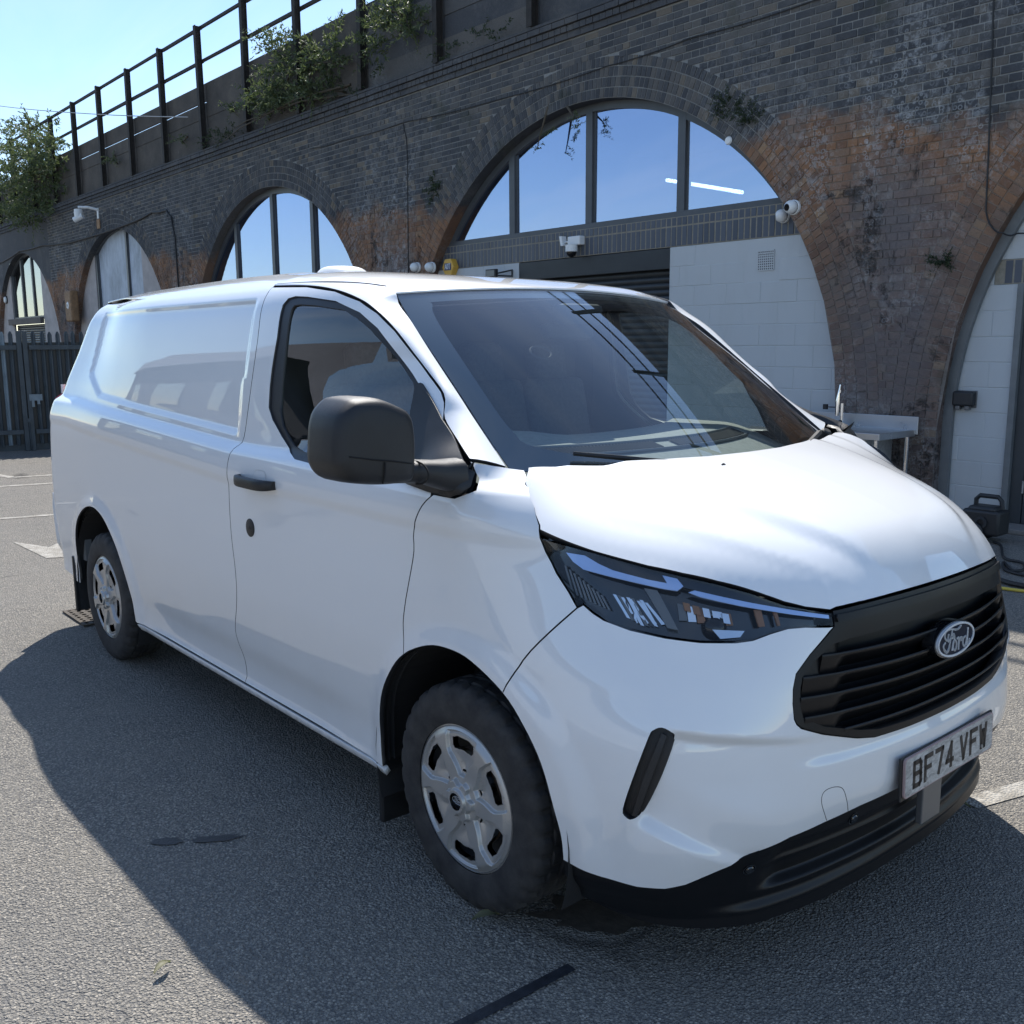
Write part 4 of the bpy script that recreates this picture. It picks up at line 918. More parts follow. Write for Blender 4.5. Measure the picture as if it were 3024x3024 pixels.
# ------------------------------------------------------------------ panels cut from smooth surfaces
def SF(u, z):
    u = np.asarray(u, float); z = np.broadcast_to(np.asarray(z, float), u.shape); fl = u > UN
    P = S(np.where(fl, 2 * UN - u, u), z); P[..., 1] = np.where(fl, -P[..., 1], P[..., 1]); return P
def normals_of(F, a, b, e=2e-3):
    n = np.cross(F(a + e, b) - F(a - e, b), F(a, b + e) - F(a, b - e)); return n / (np.linalg.norm(n, axis=-1, keepdims=True) + 1e-12)
def dens(poly, res):
    out = []
    for p, q in zip(poly, poly[1:] + poly[:1]):
        p, q = np.array(p, float), np.array(q, float); n = max(1, int(math.ceil(np.linalg.norm(q - p) / res)))
        out += [p + (q - p) * k / n for k in range(n)]
    return np.array(out)
def smooth_poly(pts, n=6, closed=False):
    """Catmull-Rom through the points"""
    P = [np.array(p, float) for p in pts]; k = len(P); out = []
    rngk = range(k if closed else k - 1)
    for i in rngk:
        g = (lambda j: P[j % k]) if closed else (lambda j: P[min(max(j, 0), k - 1)])
        p0, p1, p2, p3 = g(i - 1), g(i), g(i + 1), g(i + 2)
        for s in np.arange(n) / n: out.append(tuple(.5 * (2 * p1 + (p2 - p0) * s + (2 * p0 - 5 * p1 + 4 * p2 - p3) * s * s + (-p0 + 3 * p1 - 3 * p2 + p3) * s ** 3)))
    if not closed: out.append(tuple(P[-1]))
    return out
def area2(P): return float(np.sum(P[:, 0] * np.roll(P[:, 1], -1) - np.roll(P[:, 0], -1) * P[:, 1]))
def inset(P, g):
    if not g: return P
    s = 1 if area2(P) > 0 else -1
    d = np.roll(P, -1, 0) - np.roll(P, 1, 0); L = np.linalg.norm(d, axis=1, keepdims=True); d = d / (L + 1e-12)
    return P + np.stack([-d[:, 1], d[:, 0]], -1) * g * s
def inside(P, q):
    x, y = q[:, 0], q[:, 1]; c = np.zeros(len(q), bool)
    for (x0, y0), (x1, y1) in zip(P, np.roll(P, -1, 0)):
        m = (y0 > y) != (y1 > y)
        with np.errstate(divide='ignore', invalid='ignore'): c ^= m & (x < (x1 - x0) * (y - y0) / (y1 - y0) + x0)
    return c
def panel_data(F, outline, holes=(), res=(.05, .018), gap=.0022, skirt=.014, off=0.0, bres=.03, rows=None, warp=None):
    o = dens(list(outline), bres)
    if area2(o) < 0: o = o[::-1]
    o = inset(o, gap); hs = []
    for h in holes:
        h = dens(list(h), bres)
        if area2(h) < 0: h = h[::-1]
        hs.append(inset(h, -gap))
    lo, hi = o.min(0), o.max(0)
    gx = np.arange(lo[0] + res[0] / 2, hi[0], res[0]); gy = np.arange(lo[1] + res[1] / 2, hi[1], res[1])
    if rows is not None:
        gy = np.asarray(rows); G = np.array([(x, y + (warp(x, y) if warp else 0)) for y in gy for x in gx])
    else: G = np.array([(x + (.5 * res[0] if j % 2 else 0), y) for j, y in enumerate(gy) for x in gx])
    if len(G):
        k = inside(o, G)
        for h in hs: k &= ~inside(h, G)
        G = G[k]
        sc_ = np.array((res[0] * .42, (res[1] if rows is None else float(np.min(np.diff(gy)))) * .6))
        for L in [o] + hs:
            if len(G) == 0: break
            dmin = np.full(len(G), 9.)
            for q in L: dmin = np.minimum(dmin, np.hypot((G[:, 0] - q[0]) / sc_[0], (G[:, 1] - q[1]) / sc_[1]))
            G = G[dmin > 1]
    pts = [o] + hs; loops = []; b = 0
    for L in pts: loops.append(list(range(b, b + len(L)))); b += len(L)
    P = np.concatenate(pts + ([G] if len(G) else []))
    edges = [(l[i], l[(i + 1) % len(l)]) for l in loops for i in range(len(l))]
    r = delaunay_2d_cdt([Vector(p) for p in P], edges, [], 0, 1e-7)
    Q = np.array([tuple(v) for v in r[0]]); T = np.array([f for f in r[2] if len(f) == 3])
    c = Q[T].mean(1); k = inside(o, c)
    for h in hs: k &= ~inside(h, c)
    T = T[k]
    a_ = np.cross(Q[T[:, 1]] - Q[T[:, 0]], Q[T[:, 2]] - Q[T[:, 0]]); T[a_ < 0] = T[a_ < 0][:, ::-1]
    X = F(Q[:, 0], Q[:, 1]); N = normals_of(F, Q[:, 0], Q[:, 1]); X = X + N * off
    V = [X]; NN = [N]; Fc = T.tolist(); b = len(X)
    if skirt:
        orig = {}
        for i, lst in enumerate(r[3]):
            for q in lst: orig[q] = i
        for li, l in enumerate(loops):
            idx = [orig[q] for q in l]; A = X[idx]; D = A - N[idx] * skirt; n = len(l)
            d = np.roll(A, -1, 0) - np.roll(A, 1, 0); sn = np.cross(d, N[idx]); sn /= np.linalg.norm(sn, axis=1, keepdims=True) + 1e-12
            if li: sn = -sn
            e = N[idx] * .55 + sn * .83; 
            V += [A, D]; NN += [e, sn]
            for i in range(n):
                j = (i + 1) % n; q = (b + i, b + n + i, b + n + j, b + j); Fc.append(q if not li else q[::-1])
            b += 2 * n
    panel_data.nskin = len(T)
    return np.concatenate(V), Fc, np.concatenate(NN)
_cache = {}
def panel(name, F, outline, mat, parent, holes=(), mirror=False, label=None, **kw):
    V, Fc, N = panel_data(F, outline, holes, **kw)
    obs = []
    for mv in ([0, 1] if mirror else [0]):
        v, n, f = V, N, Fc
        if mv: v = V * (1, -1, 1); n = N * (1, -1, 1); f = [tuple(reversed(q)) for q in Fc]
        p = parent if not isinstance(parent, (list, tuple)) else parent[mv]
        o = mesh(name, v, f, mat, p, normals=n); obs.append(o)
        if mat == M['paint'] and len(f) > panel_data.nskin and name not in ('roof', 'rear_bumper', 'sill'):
            o.data.materials.append(M['rubber_and_gap_shade']); mi = np.zeros(len(f), np.int32); mi[panel_data.nskin:] = 1; o.data.polygons.foreach_set('material_index', mi)  # dark colour on the edge faces paints shade into the panel gaps
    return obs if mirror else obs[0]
def mir(poly): return [(2 * UN - u, z) for u, z in poly][::-1]

# ------------------------------------------------------------------ the van
van = thing('panel_van', 'white panel van with black grille and mirrors parked in the yard', 'van')
AR_F = smooth_poly([(.431, .333), (.422, .395), (.397, .478), (.358, .582), (.301, .668), (.226, .737), (.10, .792), (-.0, .803), (-.107, .788), (-.234, .731), (-.322, .648), (-.384, .548), (-.410, .42), (-.400, .293)], 4)
AR_R = smooth_poly([(-2.62, .30), (-2.645, .38), (-2.701, .54), (-2.785, .68), (-2.908, .782), (-3.028, .824), (-3.15, .825), (-3.272, .790), (-3.382, .725), (-3.462, .630), (-3.502, .50), (-3.51, .34)], 4)
DT = [(-1.375, 1.874), (-1.109, 1.863), (-.911, 1.839), (-.751, 1.800), (-.645, 1.757), (-.547, 1.699), (-.453, 1.627), (-.359, 1.557), (-.289, 1.511), (-.258, 1.480), (-.230, 1.431)]
SB = [(-1.375, 1.874), (-1.352, 1.80), (-1.333, 1.67), (-1.352, 1.472), (-1.385, 1.31), (-1.412, 1.262), (-1.432, 1.19), (-1.445, 1.05), (-1.440, .926), (-1.422, .79), (-1.424, .70), (-1.446, .62), (-1.475, .55), (-1.482, .50), (-1.452, .40), (-1.447, .306)]
SB = smooth_poly(SB, 3)
SFm = smooth_poly([(-.234, .731), (-.252, .80), (-.243, .867), (-.212, .97), (-.188, 1.055), (-.185, 1.118), (-.133, 1.198), (-.09, 1.235)], 3)
SBP = smooth_poly([(.226, .737), (.280, .833), (.355, .916), (.430, .985)], 3)
ROWS = np.r_[np.arange(.262, .36, .007), np.arange(.372, .56, .012), np.arange(.57, 1.08, .020), np.arange(1.09, 1.33, .006), np.arange(1.34, 1.42, .009), np.arange(1.435, 1.80, .018), np.arange(1.81, 1.90, .007)]
def rwarp(u, z):
    sh = .047 * min(max(-1.45 - u, 0), 2.1); q = z + sh; return sh * float(sstep(.95, 1.15, q) * sstep(1.62, 1.38, q))
iF = min(range(len(AR_F)), key=lambda i: np.hypot(AR_F[i][0] + .234, AR_F[i][1] - .731)); iB = min(range(len(AR_F)), key=lambda i: np.hypot(AR_F[i][0] - .226, AR_F[i][1] - .737))
WIN = [(-1.200, 1.80), (-1.182, 1.822), (-1.14, 1.828), (-1.061, 1.823), (-.882, 1.802), (-.733, 1.759), (-.631, 1.706), (-.533, 1.632), (-.437, 1.561), (-.365, 1.505), (-.32, 1.44), (-.265, 1.250), (-.50, 1.250), (-.726, 1.257), (-.929, 1.264), (-1.003, 1.280), (-1.09, 1.33), (-1.165, 1.385), (-1.200, 1.428), (-1.205, 1.50), (-1.203, 1.567), (-1.192, 1.682)]
GLS = [(-1.146, 1.785), (-1.135, 1.80), (-1.10, 1.804), (-.989, 1.796), (-.831, 1.776), (-.745, 1.744), (-.675, 1.709), (-.533, 1.618), (-.43, 1.540), (-.398, 1.50), (-.363, 1.42), (-.333, 1.286), (-.60, 1.278), (-.784, 1.281), (-.93, 1.286), (-1.01, 1.300), (-1.06, 1.33), (-1.102, 1.365), (-1.130, 1.417), (-1.136, 1.50), (-1.139, 1.606)]
door_poly = SB[::-1] + DT[1:] + [(-.19, 1.36), (-.105, 1.245)] + SFm[::-1][1:] + AR_F[iF + 1:-1] + [(-.402, .306)]
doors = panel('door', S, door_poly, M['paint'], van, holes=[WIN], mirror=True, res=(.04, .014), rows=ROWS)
panel('window_seal', S, WIN, M['rubber_and_gap_shade'], doors, holes=[GLS], mirror=True, off=-.006, gap=-.002, skirt=.01)
panel('window_glass', S, GLS, M['screen_glass'], doors, mirror=True, off=-.012, gap=-.006, skirt=0, res=(.06, .05))
panel('door_trim', S, door_poly, M['cab_dark'], doors, holes=[WIN], mirror=True, off=-.055, gap=.01, skirt=0, res=(.1, .05))
wing_poly = AR_F[iB:iF + 1] + SFm[1:] + [(.011, 1.235), (.073, 1.258), (.040, 1.284), (-.036, 1.326), (.05, 1.322), (.144, 1.3125), (.225, 1.306), (.246, 1.278), (.299, 1.229), (.326, 1.183), (.327, 1.152), (.335, 1.116), (.366, 1.065), (.404, 1.021), (.430, .985)] + SBP[::-1][1:]
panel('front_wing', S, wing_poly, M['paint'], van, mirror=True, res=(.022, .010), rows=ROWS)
quarter = AR_R[1:] + [(-3.56, .335), (-4.16, .37), (-4.16, 1.885), (-1.385, 1.885)] + SB + [(-2.61, .306)]
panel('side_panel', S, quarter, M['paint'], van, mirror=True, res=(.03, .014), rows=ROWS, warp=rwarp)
panel('sill', S, [(-2.60, .268), (-.405, .268), (-.402, .302), (-2.61, .302)], M['paint'], van, mirror=True, res=(.08, .01), skirt=.02)
rear = [(-4.164, .45), (-4.164, 1.875), (-4.93, 1.875), (-4.93, .45)]
rd = panel('rear_door', S, rear, M['paint'], van, mirror=True, res=(.08, .08))
panel('rear_window', S, [(-4.26, 1.30), (-4.26, 1.72), (-4.86, 1.72), (-4.86, 1.30)], M['gloss_black'], rd, mirror=True, off=.003, res=(.2, .2))
panel('tail_light', S, [(-3.975, .98), (-3.975, 1.44), (-4.10, 1.44), (-4.10, .98)], simple('tail_red', (.30, .015, .012), .15, coat=1.0), van, mirror=True, off=.012, res=(.03, .06))
panel('rear_bumper', S, [(-3.97, .50), (-3.985, .72), (-4.0, .80), (-4.90, .80), (-4.90, .36), (-4.05, .36)], M['paint'], van, mirror=True, off=.032, skirt=.04, res=(.05, .05))
for s in (1, -1):
    for z in (.62, 1.33):
        q = (S(np.array([-4.08]), np.array([z]))[0] + normals_of(S, np.array([-4.08]), np.array([z]))[0] * .012) * (1, s, 1)
        MB().tube([tuple(q), tuple(q + (0, 0, .10))], .013, 8).build('hinge', M['paint'], van)
# front bumper
GRL = [(1.112, .951), (1.04, .888), (1.002, .845), (.994, .81), (.993, .775), (.997, .738), (1.004, .725), (1.018, .713), (1.089, .686), (1.208, .652), (1.274, .640), (1.421, .636), (UN, .635)]
HLB = [(.430, .985), (.447, .994), (.475, .976), (.505, .962), (.576, .944), (.667, .931), (.755, .924), (.844, .9235), (.889, .928), (.936, .942), (.983, .953), (1.029, .955), (1.108, .951)]
BL = [(.431, .333), (.537, .315), (.627, .307), (.696, .310), (.746, .322), (.829, .360), (1.003, .428), (1.11, .447), (1.233, .460), (1.369, .466), (UN, .466)]
half_top = SBP + HLB[1:] + GRL[1:]
half = AR_F[:iB + 1] + half_top[1:]
bump_poly = half + mir(half)[1:] + mir(BL)[::1][:0]
bp = [(u, z) for u, z in half]
bump_poly = BL[::-1][:-1] + bp[:-1] + mir(bp)[:-1] + mir(BL[1:])[::-1][::-1][:0]
bump_poly = bp[:-1] + [bp[-1]] + mir(bp[:-1]) + [(2 * UN - u, z) for u, z in BL[1:-1]] + BL[::-1][:-1]
SLOT = smooth_poly([(.668, .727), (.690, .718), (.695, .703), (.667, .614), (.625, .515), (.603, .494), (.588, .498), (.581, .516), (.602, .593), (.639, .703), (.650, .720)], 3, True)
def Sb(u, z):
    """bumper skin: body surface with the scooped corner and lower blade"""
    P = SF(u, z); uu = np.where(u > UN, 2 * UN - u, u)
    # scoop inboard of the slot, deepest beside it
    top = .728 - .10 * np.clip(uu - .70, 0, 1); bot = .545 - .0 * uu; edge = .640 + .35 * (z - .62)
    sc1 = sstep(0, .035, uu - edge) * sstep(0, .030, top - z) * sstep(1.20, .70, uu) * sstep(.40, .60, z)
    # crease from the slot's foot to the bumper corner
    li = .485 - .42 * (uu - .60); d = z - li
    sc2 = sstep(-.012, .03, d) * sstep(.16, .03, d) * sstep(.585, .64, uu) * sstep(1.05, .80, uu)
    # shelf below the grille
    sh = sstep(.60, .635, z) * sstep(.98, 1.10, uu) * (z < .75)
    n = normals_of(SF, u, z)
    return P + n * (-.026 * sc1 - .016 * sc2 - .010 * sh)[..., None]
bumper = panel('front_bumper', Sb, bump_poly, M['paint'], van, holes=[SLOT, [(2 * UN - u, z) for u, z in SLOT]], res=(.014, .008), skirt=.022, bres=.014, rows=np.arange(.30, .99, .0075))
panel('air_slot', SF, [(u, z) for u, z in SLOT], M['black_trim'], bumper, off=-.022, gap=-.004, skirt=0, res=(.02, .02))
panel('air_slot', SF, [(2 * UN - u, z) for u, z in SLOT], M['black_trim'], bumper, off=-.022, gap=-.004, skirt=0, res=(.02, .02))
for fl in (0, 1):
    f_ = (lambda p: [(2 * UN - u, z) for u, z in p]) if fl else (lambda p: p)
    panel('slot_fin', SF, f_([(.668, .716), (.680, .71), (.612, .498), (.600, .50), (.626, .60)]), M['black_trim'], bumper, off=-.006, gap=0, skirt=.018, res=(.03, .03))
# towing-eye cover: a fine gap ring
TC = smooth_poly([(1.112, .452), (1.088, .50), (1.086, .528), (1.10, .541), (1.128, .5425), (1.152, .532), (1.168, .50), (1.186, .458)], 5)
m_ = MB(); P3 = Sb(np.array([q[0] for q in TC]), np.array([q[1] for q in TC])); N3 = normals_of(Sb, np.array([q[0] for q in TC]), np.array([q[1] for q in TC]))
m_.tube(list(P3 + N3 * -.0004), .0011, 6).build('towing_cover', M['dark_void'], bumper)
# dark lower bumper
def Sv(u, z):
    P = SF(u, z); uu = np.where(u > UN, 2 * UN - u, u); n = normals_of(SF, u, np.maximum(z, .22)); n[..., 2] = 0
    lip = sstep(.235, .205, z) * .020 * sstep(.75, .95, uu); rec = sstep(.25, .275, z) * sstep(.415, .39, z - .0 * uu) * sstep(.93, 1.05, uu) * .035
    rib = .012 * np.exp(-((z - .335) / .010) ** 2) * sstep(.93, 1.05, uu)
    return P + n * (lip - rec + rib - .008)[..., None]
val = [(u, z + .006) for u, z in BL]
val_poly = [(.425, .21), (.60, .185), (.80, .170), (UN, .165), (2 * UN - .80, .170), (2 * UN - .60, .185), (2 * UN - .425, .21)] + [(2 * UN - u, z) for u, z in val] + val[::-1]
lower = panel('lower_bumper', Sv, val_poly, M['grille_black'], van, res=(.03, .0085), gap=0, skirt=.012, rows=np.arange(.168, .475, .0045))
for u in (.915, 1.23, 2 * UN - .915, 2 * UN - 1.23):
    z = .343 if u in (.915, 2 * UN - .915) else .418
    P = Sv(np.array([u]), np.array([z]))[0]; n = normals_of(SF, np.array([u]), np.array([z]))[0]
    MB().lathe([(0, .007), (.010, .007), (.0125, .004), (.0125, -.01)], P, n, 18).lathe([(.0165, -.004), (.0185, .003), (.0155, .003)], P, n, 18).build('parking_sensor', M['gloss_black'], lower, smooth=True)
MB().box((.905, -.06, .30), (.925, .05, .455)).build('plate_bracket', M['lamp_grey'], lower, bevel=.004)
# grille
HLT = [(1.108, .985), (1.035, .999), (.981, 1.009), (.937, 1.024), (.897, 1.038), (.811, 1.059), (.719, 1.076), (.626, 1.093), (.48, 1.123), (.327, 1.152)]
GRT = [(1.112, .990), (1.15, .9935), (1.206, .997), (1.429, 1.003), (UN, 1.005)]
gr_half = GRT[::-1] + GRL
gr_poly = gr_half + [(2 * UN - u, z) for u, z in gr_half[::-1][1:-1]]
IN = [(UN, .925), (1.35, .922), (1.16, .914), (1.105, .905), (1.055, .868), (1.026, .84), (1.018, .81), (1.018, .765), (1.026, .738), (1.09, .708), (1.21, .676), (1.28, .663), (1.42, .658), (UN, .657)]
in_poly = IN + [(2 * UN - u, z) for u, z in IN[::-1][1:-1]]
grille = panel('grille', SF, gr_poly, M['grille_black'], van, holes=[in_poly], res=(.03, .012), skirt=.03, off=-.004)
gdep = lambda u: .30 + .70 * sstep(1.125, 1.165, np.where(u > UN, 2 * UN - u, u))
panel('grille_back', lambda u, z: SF(u, z) - normals_of(SF, u, z) * (.048 * gdep(u))[..., None], in_poly, M['grille_black'], grille, off=0, gap=-.012, skirt=0, res=(.02, .03))
gt = [(1.118, .9605), (1.118, .980), (1.206, .9845), (1.429, .9895), (UN, .9905), (2 * UN - 1.429, .9895), (2 * UN - 1.206, .9845), (2 * UN - 1.118, .980), (2 * UN - 1.118, .9605), (UN, .9695)]
panel('top_strip', SF, gt, M['grille_black'], grille, off=.006, gap=.001, skirt=.012, res=(.03, .006))
for k, z in enumerate((.885, .836, .787, .738, .690)):
    ua = (1.075, 1.022, 1.016, 1.028, 1.155)[k]; u_ = np.linspace(ua, 2 * UN - ua, 71); gd = gdep(u_)[:, None]
    prof = [(0.000, -.006), (-.0022, -.0035), (-.0062, -.0035), (-.014, -.012), (-.044, -.040), (-.049, -.048)]
    V = np.stack([SF(u_, np.full_like(u_, z + dz)) + normals_of(SF, u_, np.full_like(u_, z)) * o_ * gd for dz, o_ in prof], 1); n = len(prof)
    f = [(i * n + j, (i + 1) * n + j, (i + 1) * n + j + 1, i * n + j + 1) for i in range(len(u_) - 1) for j in range(n - 1)]
    o = mesh('grille_slat', V.reshape(-1, 3), [q[::-1] for q in f], M['grille_black'], grille, smooth=True)
# badge
bn = normals_of(SF, np.array([UN]), np.array([.843]))[0]; bc_ = SF(np.array([UN]), np.array([.843]))[0] + bn * .004; bup = np.cross(bn, (0, 1, 0)); bup = bup if bup[2] > 0 else -bup
badge = thing('badge', '', ''); del badge['label'], badge['category']; badge.parent = van; badge.location = tuple(bc_)
def btf(a, b, d): return np.array((0, 1., 0)) * a + bup * b + bn * d
el = [(math.cos(a), math.sin(a)) for a in np.linspace(0, 2 * math.pi, 49)[:-1]]
def oval(rx, ry, d0, d1, name, mat, ring=None):
    m_ = MB(); n = len(el)
    if ring is None:
        m_.add([btf(x * rx, y * ry, d1) for x, y in el] + [btf(x * rx, y * ry, d0) for x, y in el], [tuple(range(n))] + [(i + n, (i + 1) % n + n, (i + 1) % n, i) for i in range(n)])
    else:
        q = [(1, d0), (1, d1), (ring, d1), (ring, d0)]
        m_.add([btf(x * (rx - (1 - r_) * .105), y * (ry - (1 - r_) * .105), d) for r_, d in q for x, y in el], [(j * n + i, j * n + (i + 1) % n, (j + 1) * n + (i + 1) % n, (j + 1) * n + i) for j in range(3) for i in range(n)])
    return m_.build(name, mat, badge)
oval(.112, .050, -.03, .006, 'badge_base', M['gloss_black']); oval(.103, .0425, .0, .0105, 'badge_face', M['badge_blue']); oval(.106, .0455, .004, .0135, 'badge_rim', M['badge_silver'], ring=.945)
FS = {'a': [(-35.6, 18.9), (-39.4, 7.9), (-46.7, 6.1), (-55.8, 16.6), (-52, 27.6), (-37.5, 32.2), (-17.7, 30.4), (5.2, 25.5), (18.5, 25.6), (31.2, 30.5)], 'a2': [(2, 25), (16, 24.4), (26, 27)],
      'b': [(-14.8, 28.5), (-21.5, 11.8), (-27.9, -4.2), (-34.3, -20.2), (-47.4, -27.1), (-59.6, -16.9), (-62.3, -5.6), (-54.5, .2)], 'b2': [(-30, -8), (-36, -19), (-47, -25), (-57, -18)], 'c': [(-36.3, 1.3), (-25, 6), (-7.4, 5.6)],
      'd': [(-6.3, 5.4), (-11.7, 11.9), (-7.8, 15.5), (-3.6, 9.2), (-3.1, 3.1)], 'o': [(-17.2, -25.4), (-10.2, -5.7), (-.8, -2.2), (7.4, -12.6), (4.8, -25.2), (-3.4, -29.4), (-11.4, -19.6), (-7.9, -6.2)],
      'r': [(11.1, -.3), (20, -.5), (19.2, -17.3), (18.2, -29.6)], 'r2': [(21, -14.4), (30.3, -2.1), (38.4, -3.7), (34.8, -9.6)], 'd1': [(58.7, -3.4), (46.8, -6.5), (43, -18.9), (50.2, -29.3), (59.6, -23.5), (64.3, -10.1)], 'd2': [(72, 16), (67.6, -16.3), (66.3, -30.4), (74.1, -28.7), (80, -15.5)]}
def script(tf, scale, w, thick, parent, mat):
    return strokes([[(a * scale, b * scale * .98) for a, b in smooth_poly(v, 4)] for v in FS.values()], w, thick, tf, 'lettering', mat, parent)
script(lambda a, b, d: btf(a - .006, b + .001, .0106 + d), .00106, .0050, .002, badge, M['badge_silver'])
# number plate
plate = thing('number_plate', '', ''); del plate['label'], plate['category']; plate.parent = van; plate.location = (.966, 0, .513); plate.rotation_euler = (0, R(-2.0), 0)
rr = [(sy * (.26 - .012) + .012 * math.cos(a), sz * (.0555 - .012) + .012 * math.sin(a)) for sy, sz, a0 in ((1, 1, 0), (-1, 1, 90), (-1, -1, 180), (1, -1, 270)) for a in np.linspace(R(a0), R(a0 + 90), 5)]
MB().prism([(y, z) for y, z in rr], -.004, .002, axis=0).build('plate_edge', M['plate_edge'], plate)
MB().prism([(y * .984, z * .945) for y, z in rr], -.003, .0028, axis=0).build('plate_face', M['plate'], plate)
MB().box((-.012, -.27, -.064), (-.0045, .27, .058)).build('plate_holder', M['black_trim'], plate, bevel=.003)
CH = {'B': [[(0, 0), (0, 1), (.82, 1), (1, .88), (1, .62), (.85, .52), (0, .52)], [(.85, .52), (1, .42), (1, .12), (.82, 0), (0, 0)]], 'F': [[(0, 0), (0, 1), (1, 1)], [(0, .52), (.8, .52)]],
      '7': [[(0, 1), (1, 1), (.45, 0)]], '4': [[(.72, 0), (.72, 1), (0, .25), (1, .25)]], 'V': [[(0, 1), (.5, 0), (1, 1)]], 'W': [[(0, 1), (.22, 0), (.5, .75), (.78, 0), (1, 1)]]}
x = -.219
for ch in 'BF74 VFW':
    if ch == ' ': x += .033 - .011; continue
    strokes([[(x + .007 + a * .036, -.0325 + b * .065) for a, b in s] for s in CH[ch]], .0135, .0008, lambda a, b, d: (.0029 + d, a, b), 'plate_character', M['plate_black'], plate); x += .061
for y in (-.145, .185): MB().lathe([(.0, .0016), (.006, .0014), (.0065, 0)], (.003, y, -.030), (1, 0, 0), 12).build('screw', M['lamp_grey'], plate)
# headlights
HLR = [(.327, 1.152), (.335, 1.116), (.366, 1.065), (.404, 1.021), (.430, .985)]
hl_poly = HLR[:-1] + HLB + HLT[:-1]
hls = panel('headlight', SF, hl_poly, M['gloss_black'], van, mirror=True, off=-.050, gap=-.004, skirt=0, res=(.04, .02))
def ring(F, poly, d0, d1, name, mat, par):
    o = dens(poly, .03); X = F(o[:, 0], o[:, 1]); N = normals_of(F, o[:, 0], o[:, 1]); n = len(o)
    for mv in (0, 1):
        V = np.concatenate([X + N * d0, X + N * d1]) * ((1, -1, 1) if mv else (1, 1, 1)); mesh(name, V, [(i, (i + 1) % n, (i + 1) % n + n, i + n) for i in range(n)], mat, par[mv], smooth=True)
ring(SF, [tuple(q) for q in inset(dens(hl_poly, .03), .004)], -.001, -.055, 'lamp_rim', M['gloss_black'], hls)
panel('lamp_band', SF, HLT[::-1][:-1] + [(1.07, .988), (.96, .996), (.88, 1.012), (.80, 1.030), (.72, 1.046), (.60, 1.066), (.47, 1.092), (.36, 1.118)], M['gloss_black'], hls, mirror=True, off=-.010, gap=.004, skirt=.02, res=(.03, .012))
panel('light_strip', SF, [(.395, 1.118), (.413, 1.097), (.443, 1.080), (.503, 1.070), (.669, 1.044), (.702, 1.041), (.719, 1.052), (.704, 1.069), (.665, 1.076), (.676, 1.058), (.624, 1.065), (.528, 1.083), (.489, 1.096), (.450, 1.114)], M['drl'], hls, mirror=True, off=-.006, gap=0, skirt=.01, res=(.03, .008), bres=.012)
panel('light_strip', SF, [(.731, 1.038), (.761, 1.028), (.873, 1.006), (1.0, .985), (1.100, .971), (1.100, .980), (1.0, .996), (.897, 1.014), (.748, 1.043)], M['drl'], hls, mirror=True, off=-.006, gap=0, skirt=.008, res=(.03, .006), bres=.012)
panel('reflector', SF, [(.612, 1.046), (.648, 1.042), (.700, .952), (.672, .955)], M['lamp_grey'], hls, mirror=True, off=-.016, gap=0, skirt=.03, res=(.03, .02))
for k in range(7):
    a0 = .522 + k * .0125; panel('reflector', SF, [(a0, 1.028 - k * .0015), (a0 + .010, 1.027 - k * .0015), (a0 + .050, .958 + .014 * max(0, 1 - k / 3)), (a0 + .040, .960 + .014 * max(0, 1 - k / 3))], M[('chrome', 'lamp_grey', 'gloss_black')[k % 3]], hls, mirror=True, off=-.030 - .004 * (k % 2), gap=0, skirt=.006, res=(.02, .03))
for k in range(6):
    a0 = .700 + k * .025; panel('reflector', SF, [(a0, 1.016 - k * .004), (a0 + .021, 1.013 - k * .004), (a0 + .026, .976 - k * .002), (a0 + .004, .976 - k * .002)], M[('lamp_grey', 'chrome', 'lamp_amber')[k % 3]], hls, mirror=True, off=-.036 - .003 * (k % 2), gap=0, skirt=.006, res=(.02, .02))
panel('reflector', SF, [(.790, .955), (.875, .951), (.862, .937), (.81, .934)], M['chrome'], hls, mirror=True, off=-.018, gap=0, skirt=.03, res=(.02, .01))
for k in range(9):
    u0 = .378 + k * .0135; z0 = 1.075 - k * .008
    panel('lamp_fin', SF, [(u0, z0 + .012), (u0 + .006, z0 + .012), (u0 + .030, z0 - .055 + k * .004), (u0 + .024, z0 - .055 + k * .004)], M['lamp_grey'], hls, mirror=True, off=-.030, gap=0, skirt=.015, res=(.02, .03))
for k in range(4):
    u0 = .545 + k * .022
    panel('lamp_fin', SF, [(u0, 1.022 - k * .003), (u0 + .008, 1.022 - k * .003), (u0 + .055, .965), (u0 + .045, .963)], M['chrome'], hls, mirror=True, off=-.030, gap=0, skirt=.01, res=(.02, .03))
for k in range(5):
    u0 = .715 + k * .026; panel('lamp_step', SF, [(u0, 1.018 - k * .006), (u0 + .018, 1.015 - k * .006), (u0 + .022, .996 - k * .007), (u0 + .004, .999 - k * .007)], M['lamp_amber'] if k in (0, 1) else M['chrome'], hls, mirror=True, off=-.026 - .004 * (k % 2), gap=0, skirt=.012, res=(.02, .02))
for u0, u1 in ((.905, .925), (.955, .966)): panel('indicator', SF, [(u0, 1.000), (u1, .998), (u1 + .006, .960), (u0 + .010, .960)], M['lamp_amber'], hls, mirror=True, off=-.022, gap=0, skirt=.01, res=(.02, .02))
for fl in (1, -1):
    P = SF(np.array([.80]), np.array([.963]))[0]; n = normals_of(SF, np.array([.80]), np.array([.963]))[0]; P = P * (1, fl, 1); n = n * (1, fl, 1)
    MB().lathe([(.033 * math.cos(a), -.05 + .028 * math.sin(a)) for a in np.linspace(0, math.pi / 2, 8)], P, n, 20).build('projector', M['camera_lens'], hls[0 if fl == 1 else 1], smooth=True)
